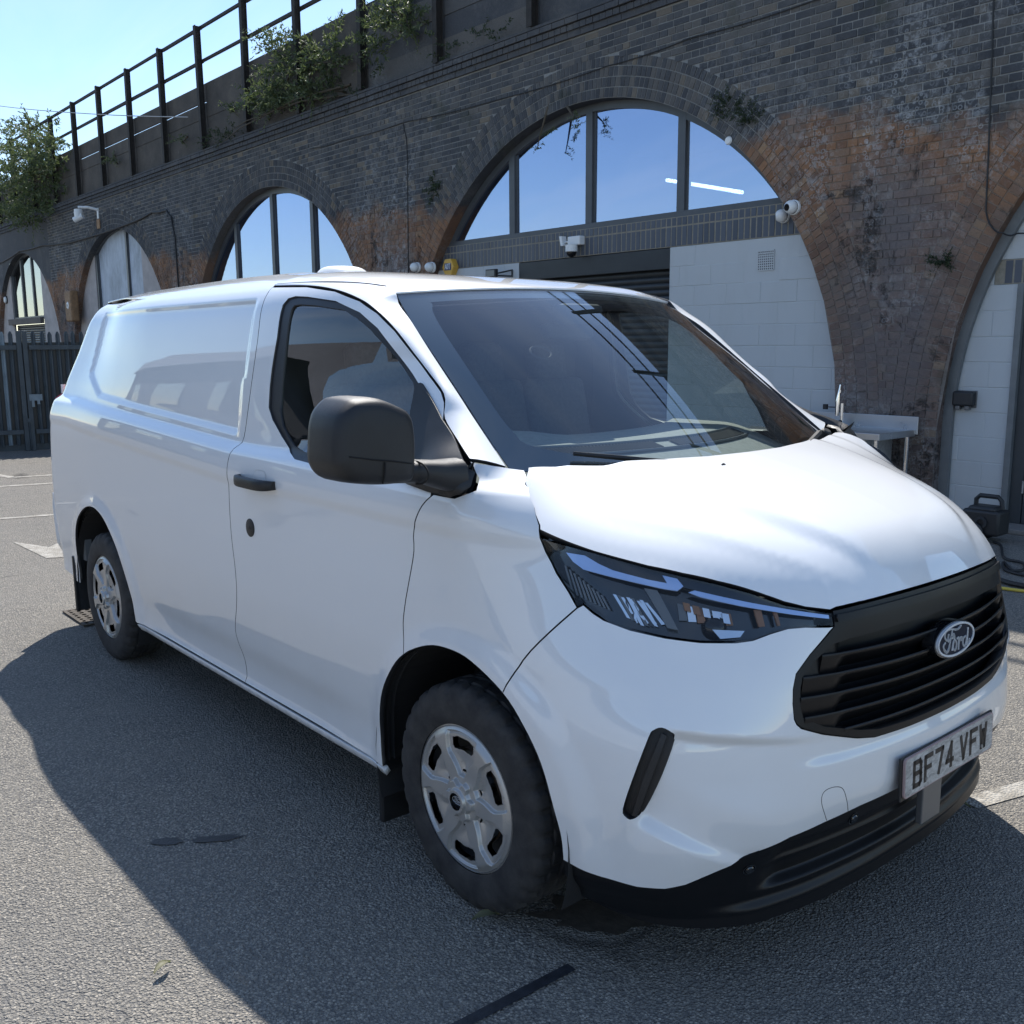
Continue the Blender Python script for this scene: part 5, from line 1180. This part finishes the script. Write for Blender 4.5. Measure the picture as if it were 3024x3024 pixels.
panel('lens', SF, hl_poly, M['lamp_lens'], hls, mirror=True, off=.0, gap=.003, skirt=.0, res=(.03, .015))
# bonnet
BE = np.array([(.075, .795, 1.306), (.105, .822, 1.301), (.145, .869, 1.275), (.222, .906, 1.227), (.260, .918, 1.182), (.269, .925, 1.154)])
hs_ = SF(np.array([q[0] for q in HLT[::-1]]), np.array([q[1] for q in HLT[::-1]])); gs_ = SF(np.array([q[0] for q in GRT]), np.array([q[1] for q in GRT]))
edge3 = np.concatenate([BE * (1, -1, 1), hs_[1:], gs_[1:]])          # right-hand outline of the bonnet in 3-D
edge3[:, 2] += .003
ns_ = len(BE) + len(hs_) - 1
sx_ = np.r_[edge3[:ns_:3, 0], .87, .95]; sy_ = np.r_[-edge3[:ns_:3, 1], .472, .415]; sz_ = np.r_[edge3[:ns_:3, 2], 1.000, .985]
o_ = np.argsort(sx_); sx_, sy_, sz_ = sx_[o_], sy_[o_], sz_[o_]; k_ = np.r_[True, np.diff(sx_) > .02]; sx_, sy_, sz_ = sx_[k_], sy_[k_], sz_[k_]
SYP = np.polyfit(edge3[:ns_, 0], -edge3[:ns_, 1], 6); SZP = np.polyfit(edge3[:ns_, 0], edge3[:ns_, 2], 6)
fy_ = -gs_[::-1, 1]; fx_ = gs_[::-1, 0]; fz_ = gs_[::-1, 2] + .003
FXP = np.polyfit(np.r_[fy_, -fy_], np.r_[fx_, fx_], 4); FZP = np.polyfit(np.r_[fy_, -fy_], np.r_[fz_, fz_], 4)
def bonnet(x, y):
    x = np.asarray(x, float); y = np.asarray(y, float)
    def side(x, y):
        xx = np.clip(x, .05, .88); ex = np.clip(x - .88, 0, .2); yb = np.maximum(np.polyval(SYP, xx) - ex * .75, .3); zb = np.polyval(SZP, xx) - ex * .25
        zc = pchip([-.1, .25, .45, .62, .75, .85, .93, 1.0], [1.330, 1.288, 1.250, 1.206, 1.162, 1.120, 1.080, 1.04], x)
        s = np.clip(np.abs(y) / yb, 0, 1.3)
        d = pchip([0, .25, .45, .55, .63, .74, .86, .94, 1.0, 1.3], [0, .02, .07, .13, .22, .35, .55, .77, 1.0, 2.2], s)
        rise = (.012 * sstep(.66, .54, s) + .006 * sstep(.88, .80, s)) * sstep(.98, .70, x)
        return zc - (zc - zb) * d + rise
    xf = np.polyval(FXP, np.clip(y, -.48, .48)); zf = np.polyval(FZP, np.clip(y, -.48, .48))
    t = np.clip((xf - x) / .15, -.1, 1); dz = np.clip(side(xf, y) - zf, 0, 1) * (np.abs(y) < .56)
    roll = np.where(t < 1, (1 - np.clip(t, -.1, 1)) ** 2.6, 0)
    return np.stack([x, y, side(x, y) - dz * roll * sstep(.66, .50, np.abs(y))], -1)
yf_ = np.linspace(-.470, 0, 14)
bx = [(q[0], q[1]) for q in edge3[:ns_ - 1]] + [(float(np.polyval(FXP, y)), float(y)) for y in yf_]
rear_edge = [(.075, -.795), (.11, -.70), (.155, -.55), (.20, -.38), (.235, -.19), (.245, 0)]
b_half = rear_edge[::-1] + bx[1:]
b_half = [(a, b if abs(b) > 1e-4 else 0.0) for a, b in b_half]
b_poly = b_half + [(a, -b) for a, b in b_half[::-1][1:-1]]
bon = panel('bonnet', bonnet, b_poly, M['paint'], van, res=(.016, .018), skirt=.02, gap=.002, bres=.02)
MB().tube([(.31, -.23, 1.275), (.33, -.23, 1.288)], .010, 8).box((.30, -.245, 1.268), (.345, -.215, 1.284)).build('washer_jet', M['black_trim'], bon)
# windscreen, pillars, roof
EW = np.array([[-.706, -.705, 1.836], [-.662, -.719, 1.788], [-.561, -.740, 1.728], [-.438, -.760, 1.637], [-.276, -.780, 1.515], [-.124, -.800, 1.404], [.010, -.815, 1.302]])
def by_len(P, t):
    s = np.r_[0, np.cumsum(np.linalg.norm(np.diff(P, axis=0), axis=1))]; s /= s[-1]; return np.stack([np.interp(t, s, P[:, k]) for k in range(3)], -1)
EWr = np.array(smooth_poly(EW[::-1].tolist(), 8))
_s = np.r_[0, np.cumsum(np.linalg.norm(np.diff(EWr, axis=0), axis=1))]; _s /= _s[-1]
EWP = [np.polyfit(_s, EWr[:, k], 4) for k in range(3)]
def screen(a, b):
    s = np.asarray(a, float) / .78; t = np.asarray(b, float) / 1.02
    E = np.stack([np.polyval(EWP[k], t) for k in range(3)], -1); w = np.abs(s) ** 2.0
    xc = .335 + (-.605 - .335) * t; zc = 1.212 + (1.857 - 1.212) * t + .035 * 4 * t * (1 - t)
    return np.stack([xc + (E[..., 0] - xc) * w, s * -E[..., 1], zc + (E[..., 2] - zc) * w], -1)
W0, W1 = .775, 1.014
scr = [(-W0, .004), (W0, .004), (W0, W1), (-W0, W1)]
wsn = panel('windscreen', screen, scr, M['screen_glass'], van, res=(.06, .05), skirt=0, gap=.0, off=-.004)
fr_in = smooth_poly([(-.66, .135), (-.40, .105), (0, .095), (.40, .105), (.66, .135), (.700, .21), (.705, .40), (.69, .80), (.665, .93), (.60, .955), (0, .962), (-.60, .955), (-.665, .93), (-.69, .80), (-.705, .40), (-.700, .21)], 4, True)
panel('screen_border', screen, scr, M['gloss_black'], wsn, holes=[fr_in], res=(.04, .03), skirt=0, gap=0, off=-.009)
EP = np.array([(-1.40, -.798, 1.886), (-1.15, -.778, 1.882), (-.95, -.748, 1.872), (-.80, -.722, 1.856)] + EW.tolist())
EPs = np.array(smooth_poly(EP.tolist(), 6))
dtu = DT + [(-.13, 1.377), (-.041, 1.331)]
ED = SF(np.array([q[0] for q in dtu]), np.array([q[1] + (.005 if i < len(DT) else 0) for i, q in enumerate(dtu)])); EDs = np.array(smooth_poly(ED.tolist(), 6))
def pillar(a, b):
    a = np.asarray(a, float) / 1.9; b = np.asarray(b, float) / .12
    p, q = by_len(EDs, np.clip(a, 0, 1)), by_len(EPs, np.clip(a, 0, 1)); n = np.array((.25, -.70, .55))
    bl = .006 + .003 * sstep(.2, .9, a)
    return p + (q - p) * b[..., None] + n * (bl * 4 * b * (1 - b))[..., None]
panel('a_pillar', pillar, [(.004, .002), (1.893, .002), (1.893, .117), (.004, .117)], M['paint'], van, mirror=True, res=(.04, .012), skirt=.012, gap=.001)
ye_ = lambda x: np.interp(x, [-9, -1.40, -1.15, -.95, -.80, -.706, -.5], [.798, .798, .778, .748, .722, .705, .69])
ze_ = lambda x: np.interp(x, [-9, -1.40, -1.15, -.95, -.80, -.706, -.6], [1.886, 1.886, 1.882, 1.872, 1.856, 1.836, 1.812])
def zc_at(x): return pchip([-3.95, -3.84, -3.74, -3.5, -3.0, -2.0, -1.4, -1.05, -.80, -.66, -.58], [1.78, 1.84, 1.885, 1.925, 1.952, 1.966, 1.952, 1.925, 1.892, 1.868, 1.848], x)
def roof(x, y):
    x = np.asarray(x, float); y = np.asarray(y, float)
    zc = zc_at(x)
    s = np.abs(y) / ye_(x); rib = .006 * np.sin(np.clip((np.abs(y) - .0) / .70, 0, 1) * math.pi * 6) ** 8 * sstep(-1.5, -1.7, x) * sstep(-3.6, -3.4, x) * (np.abs(y) < .66)
    zz = zc - (zc - ze_(x)) * s ** 6.5 - (zc - 1.80) * .05 * s ** 2 + rib
    xf = -.706 + .104 * (1 - np.clip(y / .705, -1, 1) ** 2); tz = screen(np.clip(y / .705, -1, 1) * .78, np.full_like(y, 1.016))[..., 2]
    t = np.clip((xf - x) / .16, 0, 1)
    return np.stack([x, y, zz - np.clip(zc_at(xf) - (zc_at(xf) - ze_(xf)) * (np.abs(y) / ye_(xf)) ** 6.5 - tz - .004, -.02, .1) * (1 - t) ** 2.2], -1)
re_ = SF(np.linspace(-4.16, -1.41, 40), np.full(40, 1.886)); rp = [(q[0], min(q[1], -.0)) for q in re_] + [(q[0], q[1]) for q in EP[1:5]] + [(-.706 + .104 * (1 - (y / .705) ** 2), y) for y in np.linspace(-.60, 0, 7)]
rp = [(x, max(y, -.797)) for x, y in rp]
r_poly = rp + [(x, -y) for x, y in rp[::-1][1:]]
rf = panel('roof', roof, r_poly, M['paint'], van, res=(.05, .035), skirt=.006, gap=.0)
MB().tube([tuple(q + np.array((0, .012, .002))) for q in by_len(EPs, np.linspace(0.0, .40, 24))], .0022, 6).build('roof_seam', M['rubber_and_gap_shade'], van)
MB().tube([tuple(q + np.array((0, -.012, .002))) for q in by_len(EPs * (1, -1, 1), np.linspace(0.0, .40, 24))], .0022, 6).build('roof_seam', M['rubber_and_gap_shade'], van)
# low roof ventilator
vx = np.linspace(-1, 1, 21); m_ = MB()
for i, a in enumerate(vx):
    for j, b in enumerate(vx):
        rr_ = min(1, math.hypot(a, b)); h = (1 - rr_ ** 5); m_.v.append((-2.22 + .15 * a - .03 * (1 - rr_), .15 * b, 1.962 + .078 * max(0, h)))
for i in range(20):
    for j in range(20): m_.f.append((i * 21 + j, (i + 1) * 21 + j, (i + 1) * 21 + j + 1, i * 21 + j + 1))
m_.build('roof_vent', M['white_plastic'], rf, smooth=True); 
MB().prism([(-2.75, 1.960), (-2.33, 1.960), (-2.33, 1.998)], -.16, .16).build('vent_base', M['black_trim'], rf, bevel=.006)
# shell behind the gaps, liners, underside
sh_poly = [(-2.62, .31), (-.41, .31)] + AR_F[::-1][1:] + [(.60, .33), (.9, .42), (.95, .70), (.9, .90), (.50, .96), (.36, 1.06), (.31, 1.14), (.24, 1.22), (.05, 1.25), (-.15, 1.43)] + DT[::-1][1:] + [(-4.1, 1.87), (-4.1, .36), (-3.52, .36)] + AR_R[::-1][1:]
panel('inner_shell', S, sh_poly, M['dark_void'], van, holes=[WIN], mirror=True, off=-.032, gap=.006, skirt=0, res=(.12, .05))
for cx, rad in ((.005, .455), (-3.07, .470)):
    for s in (1, -1):
        v, f = [], []; aa = np.linspace(R(-20), R(200), 30)
        for a in aa: v += [(cx + rad * math.cos(a), -1.000 * s, .345 + rad * math.sin(a)), (cx + rad * math.cos(a), -.62 * s, .345 + rad * math.sin(a))]
        for i in range(len(aa) - 1): f.append((2 * i, 2 * i + 1, 2 * i + 3, 2 * i + 2))
        b = len(v); v += [(cx, -.62 * s, .345)]; f += [(2 * i + 1, b, 2 * i + 3) for i in range(len(aa) - 1)]
        mesh('wheel_arch_liner', v, f, M['liner'], van)
MB().box((-3.95, -.60, .24), (.70, .60, .60)).box((-2.55, -.90, .27), (-.50, .90, .34)).box((.40, -.70, .24), (.58, .70, .40)).build('underbody', M['dark_void'], van)
MB().box((.30, -.66, .62), (.62, .66, .90)).build('engine_cover', M['dark_void'], van)
for x0, z0, z1, w in ((-.455, .085, .30, .17), (-3.665, .145, .47, .18)):
    for s in (1, -1): MB().box((x0 - .012, min(-.985 * s, -(.985 - w) * s), z0), (x0 + .012, max(-.985 * s, -(.985 - w) * s), z1)).build('mudflap', M['black_trim'], van, bevel=.006)
for s in (1, -1): MB().box((-3.55, min(-.965 * s, -.93 * s), .47), (-3.47, max(-.965 * s, -.93 * s), .68)).build('arch_bracket', M['trim_grey'], van)
# door hardware
for s, d in zip((1, -1), doors):
    def hp(u, z, o): return (S(np.array([u]), np.array([z]))[0] + normals_of(S, np.array([u]), np.array([z]))[0] * o) * (1, s, 1)
    m_ = MB(); uu = np.linspace(-1.318, -1.035, 15); secs = []
    for k, u in enumerate(uu):
        q = (u + 1.1765) / .1415; off = .034 * (1 - abs(q) ** 5) + .006; hh = .021 * (1 - .25 * abs(q) ** 6); c = np.array(hp(u, 1.160, off)); secs.append((c, hh))
        for a in np.linspace(0, 2 * math.pi, 13)[:-1]: m_.v.append(tuple(c + np.array((0, -s * .013 * math.copysign(abs(math.cos(a)) ** .6, math.cos(a)), hh * math.copysign(abs(math.sin(a)) ** .6, math.sin(a))))))
    for k in range(14):
        for j in range(12): m_.f.append((k * 12 + j, k * 12 + (j + 1) % 12, (k + 1) * 12 + (j + 1) % 12, (k + 1) * 12 + j))
    m_.f += [tuple(range(12)), tuple(range(14 * 12, 15 * 12))]
    m_.build('door_handle', M['black_trim'], d, smooth=True, angle=60)
    cup = [(-1.215, 1.155), (-1.20, 1.192), (-1.185, 1.205), (-1.12, 1.205), (-1.105, 1.19), (-1.095, 1.155), (-1.11, 1.125), (-1.20, 1.125)]
    P = np.array([hp(u, z, .0015) for u, z in smooth_poly(cup, 4, True)]); c = P.mean(0) + np.array((0, s * .006, 0)); n = len(P)
    mesh('handle_cup', np.vstack([P, [c]]), [(i, (i + 1) % n, n) for i in range(n)], M['paint'], d, smooth=True)
    n_ = normals_of(S, np.array([-1.268]), np.array([.974]))[0] * (1, s, 1)
    MB().lathe([(.0, .004), (.030, .004), (.035, .002), (.035, -.004)], hp(-1.268, .974, .0), n_, 28).lathe([(0, .006), (.006, .006), (.007, .004)], hp(-1.268, .974, 0), n_, 12).build('lock_cover', M['black_trim'], d, smooth=True)
# wing mirrors
MO = [(-1.390, 1.431), (-1.394, 1.371), (-1.390, 1.351), (-1.378, 1.330), (-1.354, 1.312), (-1.312, 1.303), (-1.257, 1.296), (-1.203, 1.294), (-1.163, 1.297), (-1.152, 1.320), (-1.150, 1.35), (-1.148, 1.402), (-1.154, 1.459), (-1.168, 1.483), (-1.187, 1.496), (-1.246, 1.519), (-1.285, 1.524), (-1.329, 1.522), (-1.351, 1.511), (-1.374, 1.488), (-1.385, 1.46)]
MOs = np.array(smooth_poly(MO, 3, True)); mc = np.array((-1.27, 1.408))
SAIL = [(-.404, 1.530), (-.381, 1.447), (-.352, 1.386), (-.340, 1.33), (-.320, 1.262), (-.20, 1.243), (-.099, 1.235), (.003, 1.232), (.045, 1.239), (.064, 1.256), (.048, 1.277), (-.043, 1.328), (-.233, 1.431), (-.378, 1.533)]
def Sail(u, z):
    P = S(u, z); n = normals_of(S, u, z); return P + n * (.010 + .040 * sstep(1.40, 1.29, z) * sstep(-.26, -.10, u) * sstep(.085, .02, u) * sstep(1.228, 1.252, z))[..., None]
sails = panel('wing_mirror', Sail, SAIL, M['black_trim'], van, mirror=True, res=(.018, .012), skirt=.03, gap=0, bres=.015)
for s, d in zip((1,), sails):
    def sec_(x, k, dz=0): q = (MOs - mc) * k + mc; return [(x, y * s, z + dz) for y, z in q]
    st = [(-.110, .93), (-.106, .985), (-.09, 1.0), (-.03, 1.0), (.012, .985), (.034, .945), (.046, .87), (.053, .70), (.056, .35)]
    n = len(MOs); V = sum([sec_(x, k) for x, k in st], []); f = [(i * n + j, i * n + (j + 1) % n, (i + 1) * n + (j + 1) % n, (i + 1) * n + j) for i in range(len(st) - 1) for j in range(n)] + [tuple(range(8 * n, 9 * n))]
    if s == 1: f = [q[::-1] for q in f]
    mesh('mirror_housing', V, f, M['black_trim'], d, smooth=True)
    q = [(-.118, y * s, z) for y, z in ((MOs - mc) * .93 + mc)]; mesh('mirror_glass', q, [tuple(range(n))], M['chrome'], d)
    # line between cap and lower shell
    def front_x(y, z):
        k = max(abs(y + 1.27) / .122, abs(z - 1.408) / .112); return np.interp(k, [.30, .60, .80, .92, .975, 1.0], [.0565, .054, .050, .040, .012, -.03]) + .002
    MB().tube([(front_x(y, z), y * s, z) for y, z in ((-1.388, 1.384), (-1.36, 1.381), (-1.30, 1.370), (-1.24, 1.361), (-1.18, 1.350), (-1.155, 1.346))], .0022, 5).tube([(front_x(-1.262, z), -1.262 * s, z) for z in (1.360, 1.34, 1.32, 1.305)], .0028, 5).build('housing_seam', M['dark_void'], d)
    ar = [(-.04, -1.22, 1.322, .030), (-.03, -1.145, 1.319, .031), (-.02, -1.10, 1.315, .033), (-.015, -1.05, 1.303, .040), (-.01, -.985, 1.292, .052)]
    m_ = MB()
    for x, y, z, h in ar:
        for a in np.linspace(0, 2 * math.pi, 17)[:-1]: m_.v.append((x + .055 * math.copysign(abs(math.cos(a)) ** .7, math.cos(a)), y * s, z + h * math.copysign(abs(math.sin(a)) ** .7, math.sin(a))))
    for k in range(len(ar) - 1):
        for j in range(16): m_.f.append((k * 16 + j, k * 16 + (j + 1) % 16, (k + 1) * 16 + (j + 1) % 16, (k + 1) * 16 + j))
    m_.build('mirror_arm', M['black_trim'], d, smooth=True)
    MB().tube([(.0 + .0565 * math.cos(a), -1.128 * s, 1.316 + .0305 * math.sin(a)) for a in np.linspace(-1.6, 1.7, 12)], .0028, 5).build('arm_seam', M['dark_void'], d)
# wheels
def make_wheel(loc, rotz):
    w = bpy.data.objects.new('wheel', None); COL.objects.link(w); w.parent = van; w.location = loc; w.rotation_euler.z = rotz
    NS = 192; rows = [(.100, .222), (.104, .232), (.107, .255), (.108, .285), (.105, .308), (.098, .326), (.090, .336), (.080, .3405), (.060, .3425), (.057, .3355), (.051, .3355), (.048, .343), (.018, .344), (.014, .3365), (.008, .3365), (.004, .344)]
    rows = rows + [(-a, b) for a, b in rows[::-1]]
    v, f = [], []; n = len(rows)
    for k in range(NS):
        a = 2 * math.pi * k / NS
        for j, (yy, r_) in enumerate(rows):
            rad = r_; notch = (k % 6) in (0, 1)
            if notch and abs(yy) > .059 and r_ > .325: rad -= .008
            if (k % 6) in (2, 3) and .017 < abs(yy) < .049 and r_ > .34: rad -= .006
            if abs(yy) > .1 and abs(r_ - .285) < .001: rad += 0
            z = rad * math.sin(a); x = rad * math.cos(a); y = yy
            if z < -.330: y *= 1 + (-.330 - z) * 1.6; z = max(z, -.3375)
            v.append((x, -y, z))
    for k in range(NS):
        for j in range(n - 1): f.append((k * n + j, ((k + 1) % NS) * n + j, ((k + 1) % NS) * n + j + 1, k * n + j + 1))
    o = mesh('tyre', v, [q[::-1] for q in f], M['tyre'], w, smooth=True); o.data.set_sharp_from_angle(angle=R(28))
    # trim
    def A_(r_): return np.interp(r_, [.068, .078, .14, .155, .205], [R(9), R(13), R(24.5), R(25), R(20.5)])
    def TF(x, z):
        r_ = np.hypot(x, z); th = np.arctan2(z, x); k = np.round((th - R(30)) / R(60)); d = np.abs(th - R(30) - k * R(60))
        pk = np.minimum.reduce([(A_(r_) - d) * r_, r_ - .070, .2065 - r_])
        base = -.012 + .016 * sstep(.222, .19, r_) - .004 * sstep(.15, .07, r_)
        kh = np.abs(th - np.round(th / R(60)) * R(60)); hub = .014 * sstep(.066, .058, r_ + .016 * sstep(R(8), R(22), kh)) + .010 * sstep(.040, .034, r_)
        h = base - .013 * sstep(.0, .0065, pk) - .010 * sstep(.0, .03, pk - .008) * sstep(.15, .08, r_) + hub
        return np.stack([x, -h - .108, z], -1)
    def TFr(x, z): return TF(x, z)
    ho = []
    for k in range(6):
        c = R(30 + 60 * k); q = [(.150, -15), (.150, 0), (.150, 15), (.160, 17.5), (.183, 15.5), (.188, 8), (.188, -8), (.183, -15.5), (.160, -17.5)]
        ho.append([(r_ * math.cos(c + R(a)), r_ * math.sin(c + R(a))) for r_, a in q])
        q = [(.083, -6), (.083, 6), (.089, 5), (.089, -5)]; ho.append([(r_ * math.cos(c + R(a)), r_ * math.sin(c + R(a))) for r_, a in q])
    circ = [(.2215 * math.cos(a), .2215 * math.sin(a)) for a in np.linspace(0, 2 * math.pi, 97)[:-1]]
    rad = np.r_[np.arange(.026, .070, .0016), np.arange(.070, .2215, .0019), .2215]; na = 540; ang = np.arange(na) * 2 * math.pi / na
    RR, AA = np.meshgrid(rad, ang, indexing='ij'); X2, Z2 = RR * np.cos(AA), RR * np.sin(AA)
    V = TF(X2.ravel(), Z2.ravel()); N = normals_of(TF, X2.ravel(), Z2.ravel(), 8e-4); nr = len(rad)
    cen = np.stack([(X2[:-1] + X2[1:]).ravel() / 2, (Z2[:-1] + Z2[1:]).ravel() / 2], -1); kill = np.zeros(len(cen), bool)
    for h in ho: kill |= inside(np.array(h), cen)
    Fc = [(i * na + j, (i + 1) * na + j, (i + 1) * na + (j + 1) % na, i * na + (j + 1) % na) for i in range(nr - 1) for j in range(na) if not kill[i * na + j]]
    b = len(V); V = list(V); N = list(N)
    for h in [circ] + ho:
        P2 = dens(list(h), .006); A3 = TF(P2[:, 0], P2[:, 1]); n = len(P2); V += list(A3 + (0, -.0004, 0)) + list(A3 + (0, .018, 0)); c2 = P2.mean(0)
        nn = [np.array((c2[0] - q[0], 0, c2[1] - q[1])) * (1 if h is not circ else -1) for q in P2]; N += nn + nn
        Fc += [(b + i, b + (i + 1) % n, b + n + (i + 1) % n, b + n + i) for i in range(n)]; b += 2 * n
    V = np.array(V); N = np.array([q / (np.linalg.norm(q) + 1e-9) for q in N])
    mesh('wheel_trim', V, Fc, M['trim_silver'], w, normals=N)
    MB().lathe([(.0, .010), (.029, .010), (.032, .007), (.032, 0)], (0, -.112, 0), (0, -1, 0), 32).build('centre_cap', M['gloss_black'], w, smooth=True)
    script(lambda a, b, d: (a, -.1222 - d, b), .00024, .0014, .0004, w, M['badge_silver'])
    m_ = MB(); er = [(.024 * math.cos(a), -.1225, .0108 * math.sin(a)) for a in np.linspace(0, 2 * math.pi, 33)]; m_.tube(er, .0007, 4, False).build('cap_ring', M['badge_silver'], w)
    MB().lathe([(.0, .02), (.14, .02), (.145, .0), (0, .0)], (0, -.06, 0), (0, -1, 0), 40).build('brake_disc', M['brake_rust'], w, smooth=False)
    MB().lathe([(.218, .10), (.205, .085), (.200, .0), (.0, .0)], (0, 0, 0), (0, -1, 0), 40).build('rim', M['lamp_grey'], w, smooth=True)
    return w
w0 = make_wheel((0, -.885, .338), 0)
for loc, rz in (((-3.1, -.885, .338), 0), ((0, .885, .338), math.pi), ((-3.1, .885, .338), math.pi)):
    c = copy_tree(w0, van); c.location = loc; c.rotation_euler = (0, 0, rz)
    if loc[0] < -1:
        for ch in c.children: ch.rotation_euler = (0, R(41), 0)
# cab
dash = thing('dashboard', '', ''); del dash['label'], dash['category']; dash.parent = van
nx, ny = 24, 33; V, f = [], []
def dash_xz(s_, t_):
    return .26 - .26 * abs(s_) ** 2.2 - .86 * t_, 1.215 + .105 * float(sstep(0, .55, t_)) - .9 * max(0, t_ - .86) ** 1.3 + .030 * math.exp(-((s_ + .45) / .2) ** 2) * float(sstep(.55, .85, t_))
for i in range(nx):
    t_ = i / (nx - 1)
    for j in range(ny):
        s_ = -1 + 2 * j / (ny - 1); x, z = dash_xz(s_, t_)
        V.append((x, s_ * .80, float(z)))
for i in range(nx - 1):
    for j in range(ny - 1): f.append((i * ny + j, (i + 1) * ny + j, (i + 1) * ny + j + 1, i * ny + j + 1))
mesh('dash_top', V, f, M['dash_grey'], dash, smooth=True)
def on_dash(s_, t_):
    x, z = dash_xz(s_, t_); return np.array((x, s_ * .80, z))
for s0, s1 in ((-.72, -.06), (.06, .72)):
    m_ = MB(); ss = np.linspace(s0, s1, 15)
    for a, b in zip(ss[:-1], ss[1:]): m_.add([on_dash(a, .38) + (0, 0, .004), on_dash(b, .38) + (0, 0, .004), on_dash(b, .45) + (0, 0, .004), on_dash(a, .45) + (0, 0, .004)], [(0, 3, 2, 1)])
    m_.build('demister_vent', M['dark_void'], dash)
    m_ = MB()
    for a in np.linspace(s0, s1, 40): m_.tube([on_dash(a, .38) + (0, 0, .006), on_dash(a, .45) + (0, 0, .006)], .003, 4)
    m_.build('vent_bars', M['cab_dark'], dash)
MB().tube([tuple(on_dash(a, .365) + (0, 0, .006)) for a in np.linspace(-.74, .74, 30)], .006, 6).tube([tuple(on_dash(a, .465) + (0, 0, .006)) for a in np.linspace(-.74, .74, 30)], .006, 6).build('vent_lip', M['lamp_grey'], dash, smooth=True)
MB().box((-.55, -.80, .75), (-.45, .80, 1.20)).build('dash_front', M['cab_dark'], dash)
MB().tube([(-.72 + .07 * math.cos(a), -.38 + .19 * math.sin(a), 1.20 + .17 * math.cos(a)) for a in np.linspace(0, 2 * math.pi, 37)], .016, 8, False).tube([(-.70, -.38, 1.19), (-.5, -.38, 1.08)], .05, 10).build('steering_wheel', M['cab_dark'], dash, smooth=True)
for y in (-.40, .16, .55):
    st_ = bpy.data.objects.new('seat', None); COL.objects.link(st_); st_.parent = van; st_.location = (-.95, y, 0)
    w = .25 if y < 0 else .19
    MB().box((-.20, -w, .75), (.32, w, .90)).build('cushion', M['seat_fabric'], st_, bevel=.05, segs=3, smooth=True)
    MB().obox((-.28, 0, 1.18), (.97, 0, .22), (0, 1, 0), (-.22, 0, .97), .06, w, .32).build('backrest', M['seat_fabric'], st_, bevel=.04, segs=3, smooth=True)
    MB().obox((-.37, 0, 1.56), (.98, 0, .15), (0, 1, 0), (-.15, 0, .98), .05, w * .52, .10).build('headrest', M['seat_fabric'], st_, bevel=.03, segs=3, smooth=True)
MB().box((-1.40, -.90, .45), (-1.38, .90, 1.30)).box((-1.40, -.80, 1.30), (-1.38, .80, 1.80)).build('bulkhead', M['cab_dark'], van)
MB().box((-1.38, -.86, .42), (.30, .86, .47)).build('cab_floor', M['cab_dark'], van)
panel('headliner', lambda x, y: roof(x, y) - np.array((0, 0, .045)), [(-1.38, -.74), (-.80, -.68), (-.68, 0), (-.80, .68), (-1.38, .74)], M['lamp_grey'], van, gap=0, skirt=0, res=(.1, .08))
panel('pillar_trim', lambda a, b: pillar(a, b) + np.array((-.02, .025, -.02)), [(.02, .0), (1.80, .0), (1.80, .118), (.02, .118)], M['lamp_grey'], van, mirror=True, res=(.06, .04), skirt=.0, gap=0)
MB().box((-.585, -.10, 1.72), (-.50, .10, 1.80)).build('sensor_box', M['cab_dark'], wsn, bevel=.02)
MB().obox((-.62, .02, 1.70), (.9, 0, .2), (0, 1, 0), (-.2, 0, .9), .03, .12, .035).build('interior_mirror', M['cab_dark'], wsn, bevel=.015)
q = screen(np.array([-.42]), np.array([.62]))[0]; qn = normals_of(screen, np.array([-.42]), np.array([.62]))[0]
MB().lathe([(.036, -.016), (.040, -.012), (.036, -.008), (.032, -.012), (.036, -.016)], q, qn, 28).build('permit_holder', M['cable_black'], wsn, smooth=True)
# wipers and scuttle
for pts in ([(.62, .055), (.40, .070), (.10, .060), (-.08, .050)], [(-.02, .055), (-.30, .075), (-.60, .090)]):
    m_ = MB(); P = [screen(np.array([a]), np.array([b]))[0] + np.array((.010, 0, .014)) for a, b in pts]
    m_.tube(P, [.012, .010, .007, .006][:len(P)], 6); m_.build('wiper', M['cable_black'], van)
q = screen(np.array([.66]), np.array([.045]))[0]
MB().lathe([(.020, -.02), (.020, .025), (.014, .03), (0, .03)], q + np.array((.01, .02, -.005)), (.5, 0, .85), 14).build('wiper_hub', M['cable_black'], van, smooth=True)
scv = [screen(np.array([s_]), np.array([.015]))[0] for s_ in np.linspace(-.60, .60, 25)]; m_ = MB()
for a, b in zip(scv[:-1], scv[1:]): m_.add([a + (0, 0, .004), b + (0, 0, .004), b + (.06, 0, -.03), a + (.06, 0, -.03)], [(0, 3, 2, 1)])
m_.build('scuttle', M['black_trim'], van, smooth=True)
